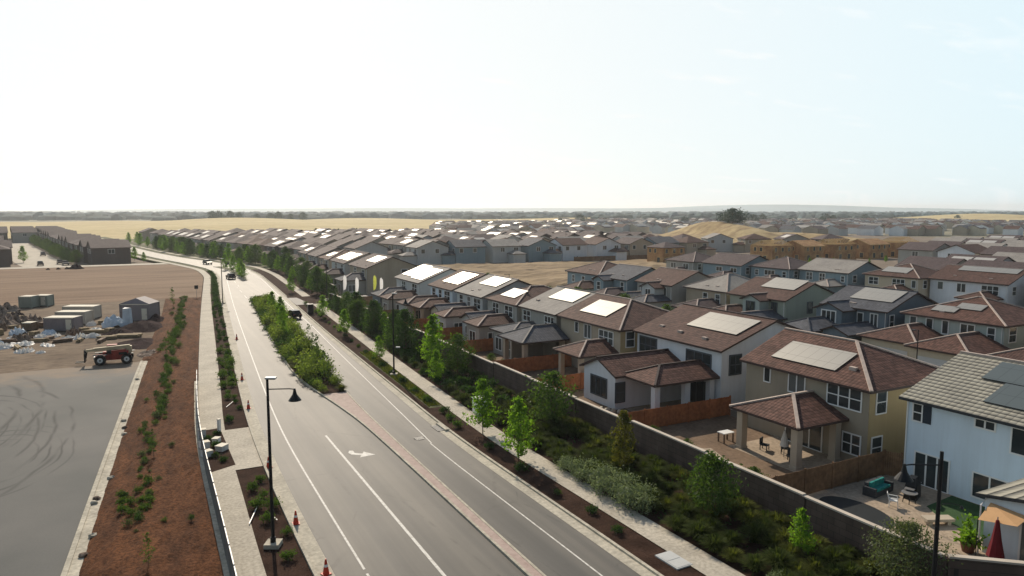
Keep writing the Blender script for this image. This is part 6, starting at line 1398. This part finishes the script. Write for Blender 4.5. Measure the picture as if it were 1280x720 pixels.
def yard_things():
    z = GB + .02
    t = thing('garden_sofa', 'dark wicker corner sofa with teal cushions against the brown fence', 'garden sofa', (45.3, 31.3, z), R(8)); t.scale = (.82, .82, .9); g = MB()
    g.box(-1.3, 1.2, .25, .6, 0, .95, M['wicker']); g.box(-1.3, 1.2, -.5, .25, 0, .42, M['wicker']); g.box(-1.55, -1.3, -.5, .6, 0, .7, M['wicker']); g.box(1.2, 1.45, -.5, .6, 0, .7, M['wicker']); g.build('frame', t)
    for x in (-.95, -.2, .55): g = MB(); g.box(x - .32, x + .4, -.48, .2, .42, .58, M['teal']); g.box(x - .3, x + .38, .06, .24, .58, 1.02, M['teal']); g.build('cushion', t)
    t = thing('barbecue_grill', 'covered black barbecue standing by the patio door', 'barbecue', (46.6, 29.7, z), R(20)); g = MB(); g.add([(-.6, -.4, 0), (.6, -.4, 0), (.6, .4, 0), (-.6, .4, 0), (-.55, -.36, .95), (.55, -.36, .95), (.55, .36, .95), (-.55, .36, .95), (-.38, -.2, 1.45), (.38, -.2, 1.45), (.38, .25, 1.45), (-.38, .25, 1.45)], [(0, 1, 5, 4), (1, 2, 6, 5), (2, 3, 7, 6), (3, 0, 4, 7), (4, 5, 9, 8), (5, 6, 10, 9), (6, 7, 11, 10), (7, 4, 8, 11), (8, 9, 10, 11)], M['black']); g.build('cover', t)
    g = MB(); g.box(-1.05, -.6, -.3, .3, .82, .86, M['steel']); g.build('side_shelf', t); g = MB(); g.box(.6, 1.0, -.3, .3, .82, .86, M['steel']); g.build('side_shelf', t)
    t = thing('garden_chair', 'white plastic garden chair in front of the wicker sofa', 'chair', (44.0, 29.3, z), R(35)); g = MB(); g.box(-.26, .26, -.26, .26, .42, .47, M['plastic_white']); g.build('seat', t); g = MB(); g.add([(-.25, .24, .45), (.25, .24, .45), (.25, .3, .45), (-.25, .3, .45), (-.22, .38, .92), (.22, .38, .92), (.22, .42, .92), (-.22, .42, .92)], [(0, 1, 5, 4), (2, 3, 7, 6), (1, 2, 6, 5), (3, 0, 4, 7), (4, 5, 6, 7)], M['plastic_white']); g.build('backrest', t)
    for sx in (-1, 1):
        for sy in (-1, 1): g = MB(); g.bar((sx * .23, sy * .23, .43), (sx * .27, sy * .27, 0), .045, .045, M['plastic_white']); g.build('leg', t)
        g = MB(); g.bar((sx * .28, -.22, .66), (sx * .28, .32, .68), .05, .035, M['plastic_white']); g.bar((sx * .28, -.22, .66), (sx * .27, -.25, .43), .04, .04, M['plastic_white']); g.build('armrest', t)
    t = thing('garden_table', 'round dark garden table left of the barbecue', 'table', (45.5, 29.2, z)); g = MB(); g.tube([(0, 0, .7), (0, 0, .74)], [.5, .5], M['steel'], 20); g.build('table_top', t)
    for q in range(4): g = MB(); a = q * 1.57 + .6; g.bar((.3 * math.cos(a), .3 * math.sin(a), .7), (.38 * math.cos(a), .38 * math.sin(a), 0), .04, .04, M['black']); g.build('leg', t)
    t = thing('potted_plant', 'leafy plant in a brown pot at the corner of the white annex', 'potted plant', (41.9, 23.2, z)); g = MB(); g.tube([(0, 0, 0), (0, 0, .5), (0, 0, .56), (0, 0, .6)], [.3, .42, .46, .44], M['terracotta_pot'], 18); g.build('pot', t)
    r = random.Random(3); g = MB(); leaf_quads(g, [(r.gauss(0, .32), r.gauss(0, .32), .85 + r.gauss(0, .22)) for _ in range(160)], .2, M['leaf_lime'], r); leaf_quads(g, [(.45 + r.gauss(0, .15), .3 + r.gauss(0, .15), 1.4 + r.gauss(0, .35)) for _ in range(70)], .15, M['leaf_lime'], r); g.tube([(0, 0, .5), (.2, .15, 1.0), (.45, .3, 1.6)], [.03, .025, .01], M['bark'], 6); g.build('foliage', t)
    t = thing('patio_umbrella', 'closed dark red patio umbrella on a stand beside the potted plant', 'umbrella', (41.3, 21.4, z)); g = MB(); g.tube([(0, 0, 0), (0, 0, 2.9)], [.03, .03], M['steel'], 8); g.build('pole', t); g = MB(); g.tube([(0, 0, .62), (0, 0, .66), (0, 0, 1.6), (0, 0, 2.7), (0, 0, 2.75)], [.02, .46, .26, .09, .03], M['red_cloth'], 9); g.build('canopy', t); g = MB(); g.tube([(0, 0, 0), (0, 0, .08)], [.3, .28], M['black'], 14); g.build('base', t)
    t = thing('shade_sail', 'small tan canvas shade tilted above the annex corner', 'shade sail', (41.7, 21.9, z)); g = MB(); g.add([(-.4, -1.5, 2.75), (.7, -1.5, 3.05), (.7, .5, 3.15), (-.3, .6, 2.3)], [(0, 1, 2, 3)], M['tan_cloth']); g.build('canvas', t); g = MB(); g.tube([(-.35, .55, 0), (-.32, .58, 2.32)], [.03, .03], M['black'], 6); g.build('pole', t)
    t = thing('garden_lamp', 'thin curved black garden lamp on the pale patio', 'garden lamp', (42.6, 25.4, z)); g = MB(); g.tube([(0, 0, 0), (0, 0, 1.7), (.12, -.15, 1.95), (.5, -.5, 2.0), (.9, -.8, 1.9)], [.03, .03, .025, .02, .02], M['black'], 6); g.build('pole', t); g = MB(); g.tube([(.9, -.8, 1.92), (.9, -.8, 1.75)], [.04, .12], M['black'], 10); g.build('lamp_shade', t)
    t = thing('sandstone_slab', 'pinkish stone bench block at the edge of the artificial turf', 'bench', (44.0, 26.3, z), R(-25)); g = MB(); g.box(-.9, .9, -.35, .35, .25, .42, M['post_tan']); g.build('seat', t)
    for x in (-.6, .6): g = MB(); g.box(x - .12, x + .12, -.28, .28, 0, .25, M['post_tan']); g.build('leg', t)
    # things on the taupe house patio
    t = thing('garden_bench', 'white-topped low table on the soil beside the taupe patio', 'table', (43.9, 44.7, z)); g = MB(); g.box(-.6, .6, -.42, .42, .78, .86, M['plastic_white']); g.build('table_top', t)
    for x in (-.5, .5):
        for y in (-.34, .34): g = MB(); g.box(x - .05, x + .05, y - .05, y + .05, 0, .78, M['box_brown']); g.build('leg', t)
    for i, (x, y, rz, lab) in enumerate(((45.2, 41.6, .4, 'dark patio chair farthest left under the taupe patio roof'), (46.0, 40.2, 2.2, 'dark patio chair in the middle under the taupe patio roof'), (45.0, 38.6, -.6, 'dark patio chair nearest the corner post under the taupe patio roof'))):
        t = thing('patio_chair', lab, 'chair', (x, y, z + .02), rz); g = MB(); g.box(-.3, .3, -.3, .3, .38, .46, M['wicker']); g.build('seat', t); g = MB(); g.box(-.3, .3, .26, .34, .46, .98, M['wicker']); g.build('backrest', t)
        for sx in (-.26, .26):
            for sy in (-.26, .28): g = MB(); g.box(sx - .03, sx + .03, sy - .03, sy + .03, 0, .38, M['black']); g.build('leg', t)
    t = thing('garden_parasol', 'folded white cloth standing under the taupe patio roof', 'parasol', (45.2, 39.6, z + .02)); g = MB(); g.tube([(0, 0, 0), (0, 0, 2.2)], [.03, .03], M['steel'], 8); g.build('pole', t); g = MB(); g.tube([(0, 0, .9), (0, 0, 1.5), (0, 0, 2.15)], [.34, .24, .06], M['white_sheet'], 9); g.build('canopy', t)
    # spill of white stones behind the wall at the white wing
    r = random.Random(9); 
    for i in range(6):
        bm = bmesh.new(); bmesh.ops.create_icosphere(bm, subdivisions=2, radius=.3)
        for v in bm.verts: v.co *= r.uniform(.8, 1.15)
        me = bpy.data.meshes.new('boulder'); bm.to_mesh(me); bm.free(); me.materials.append(M['kerb']); o = bpy.data.objects.new('boulder', me); col.objects.link(o); o.location = (39.6 + i * .35, 58.2 - i * .55, z + .1); tag(o, 'pale boulder beside the white single-storey wing', 'boulder', 'boulders by the white wing')
yard_things()

# ------------------------------------------------------------------ camera, light, sky
cam = bpy.data.cameras.new('camera'); co = bpy.data.objects.new('camera', cam); col.objects.link(co)
co.location = (0, 0, 19); co.rotation_euler = (R(90) - math.atan(97 / 900), 0, -R(27.5))
cam.sensor_width = 36; cam.lens = 36 * 900 / 1280; cam.clip_end = 30000; cam.clip_start = .5
sc.camera = co
SUN_EL, SUN_AZ = R(33), R(7.5)      # azimuth measured from the road direction towards +x
sd = Vector((math.sin(SUN_AZ) * math.cos(SUN_EL), math.cos(SUN_AZ) * math.cos(SUN_EL), math.sin(SUN_EL)))
L = bpy.data.lights.new('sun', 'SUN'); L.energy = 5.0; L.angle = R(.6); L.color = (1.0, .87, .70)
lo = bpy.data.objects.new('sun', L); col.objects.link(lo); lo.rotation_euler = (-sd).to_track_quat('-Z', 'Y').to_euler()
w = bpy.data.worlds.new('World'); sc.world = w; w.use_nodes = True
t = NT(w); t.n.clear()
sky = t.new('ShaderNodeTexSky', sky_type='NISHITA'); sky.sun_disc = False
sky.sun_elevation = SUN_EL; sky.sun_rotation = SUN_AZ; sky.altitude = 100; sky.air_density = 1.0; sky.dust_density = 1.2; sky.ozone_density = 1.0
tc = t.new('ShaderNodeTexCoord'); dirv = tc.outputs['Generated']
# thin high cloud veil, denser near the horizon
sx = t.new('ShaderNodeSeparateXYZ'); t.put(sx.inputs[0], dirv)
zc = t.math('MAXIMUM', sx.outputs[2], 0.02)
pl = t.vmath('MULTIPLY', dirv, (1, 1, 1)); cc = t.new('ShaderNodeCombineXYZ')
t.put(cc.inputs[0], t.math('DIVIDE', sx.outputs[0], t.math('ADD', zc, .12))); t.put(cc.inputs[1], t.math('DIVIDE', sx.outputs[1], t.math('ADD', zc, .12)))
cn = t.noise(t.vmath('MULTIPLY', cc.outputs[0], (.9, 2.2, 1)), 1.3, 6, .6)
veil = t.math('ADD', t.ramp(cn, .58, .8, 0, .1), t.math('MINIMUM', t.ramp(sx.outputs[2], 0.0, .3, .99, .93), t.ramp(sx.outputs[2], .3, .65, .93, .12)))
lum = t.new('ShaderNodeRGBToBW'); t.l.new(sky.outputs[0], lum.inputs[0])
sund = (math.sin(SUN_AZ), math.cos(SUN_AZ), 0)
dots = t.vmath('DOT_PRODUCT', dirv, sund)
hz = t.ramp(dots, -.45, .4, 2.4, 6.9); hz = t.math('ADD', hz, t.ramp(dots, .5, .95, 0, 0.95)); col_k = t.ramp(cn, .58, .8, 0, .8)
warm = t.ramp(dots, .45, .92); cl = t.mix(warm, (1.08, 1.34, 1.44), (1.155, 1.20, 1.19))
cx = t.new('ShaderNodeCombineColor')
for i in range(3): t.put(cx.inputs[i], hz)
cl = t.vmath('MULTIPLY', cl, cx.outputs[0])
skyc = t.mix(veil, sky.outputs[0], t.mix(col_k, cl, t.vmath('MULTIPLY', cl, (1.2, 1.06, 1.02))))
bg = t.new('ShaderNodeBackground'); t.put(bg.inputs[0], skyc); bg.inputs[1].default_value = .105
wo = t.new('ShaderNodeOutputWorld'); t.l.new(bg.outputs[0], wo.inputs[0])
sc.view_settings.view_transform = 'Standard'; sc.view_settings.look = 'None'; sc.view_settings.exposure = 0; sc.view_settings.gamma = 1
sc.cycles.max_bounces = 6; sc.cycles.diffuse_bounces = 3; sc.cycles.glossy_bounces = 2; sc.cycles.transmission_bounces = 3; sc.cycles.transparent_max_bounces = 4
sc.cycles.use_denoising = True; sc.cycles.sample_clamp_indirect = 4

# thin summer haze: a real low layer of scattering air that reaches to the horizon
m = bpy.data.materials.new('summer_haze'); m.use_nodes = True; t = NT(m); t.n.clear()
v = t.new('ShaderNodeVolumeScatter'); v.inputs['Color'].default_value = (.93, .97, 1, 1); v.inputs['Density'].default_value = 0.00012; v.inputs['Anisotropy'].default_value = 0.45
o = t.new('ShaderNodeOutputMaterial'); t.l.new(v.outputs[0], o.inputs['Volume'])
g = MB(); g.box(-8500, 8500, -300, 8500, -3, 75, m); o = g.build('haze'); tag(o, kind='structure')
sc.cycles.volume_bounces = 0
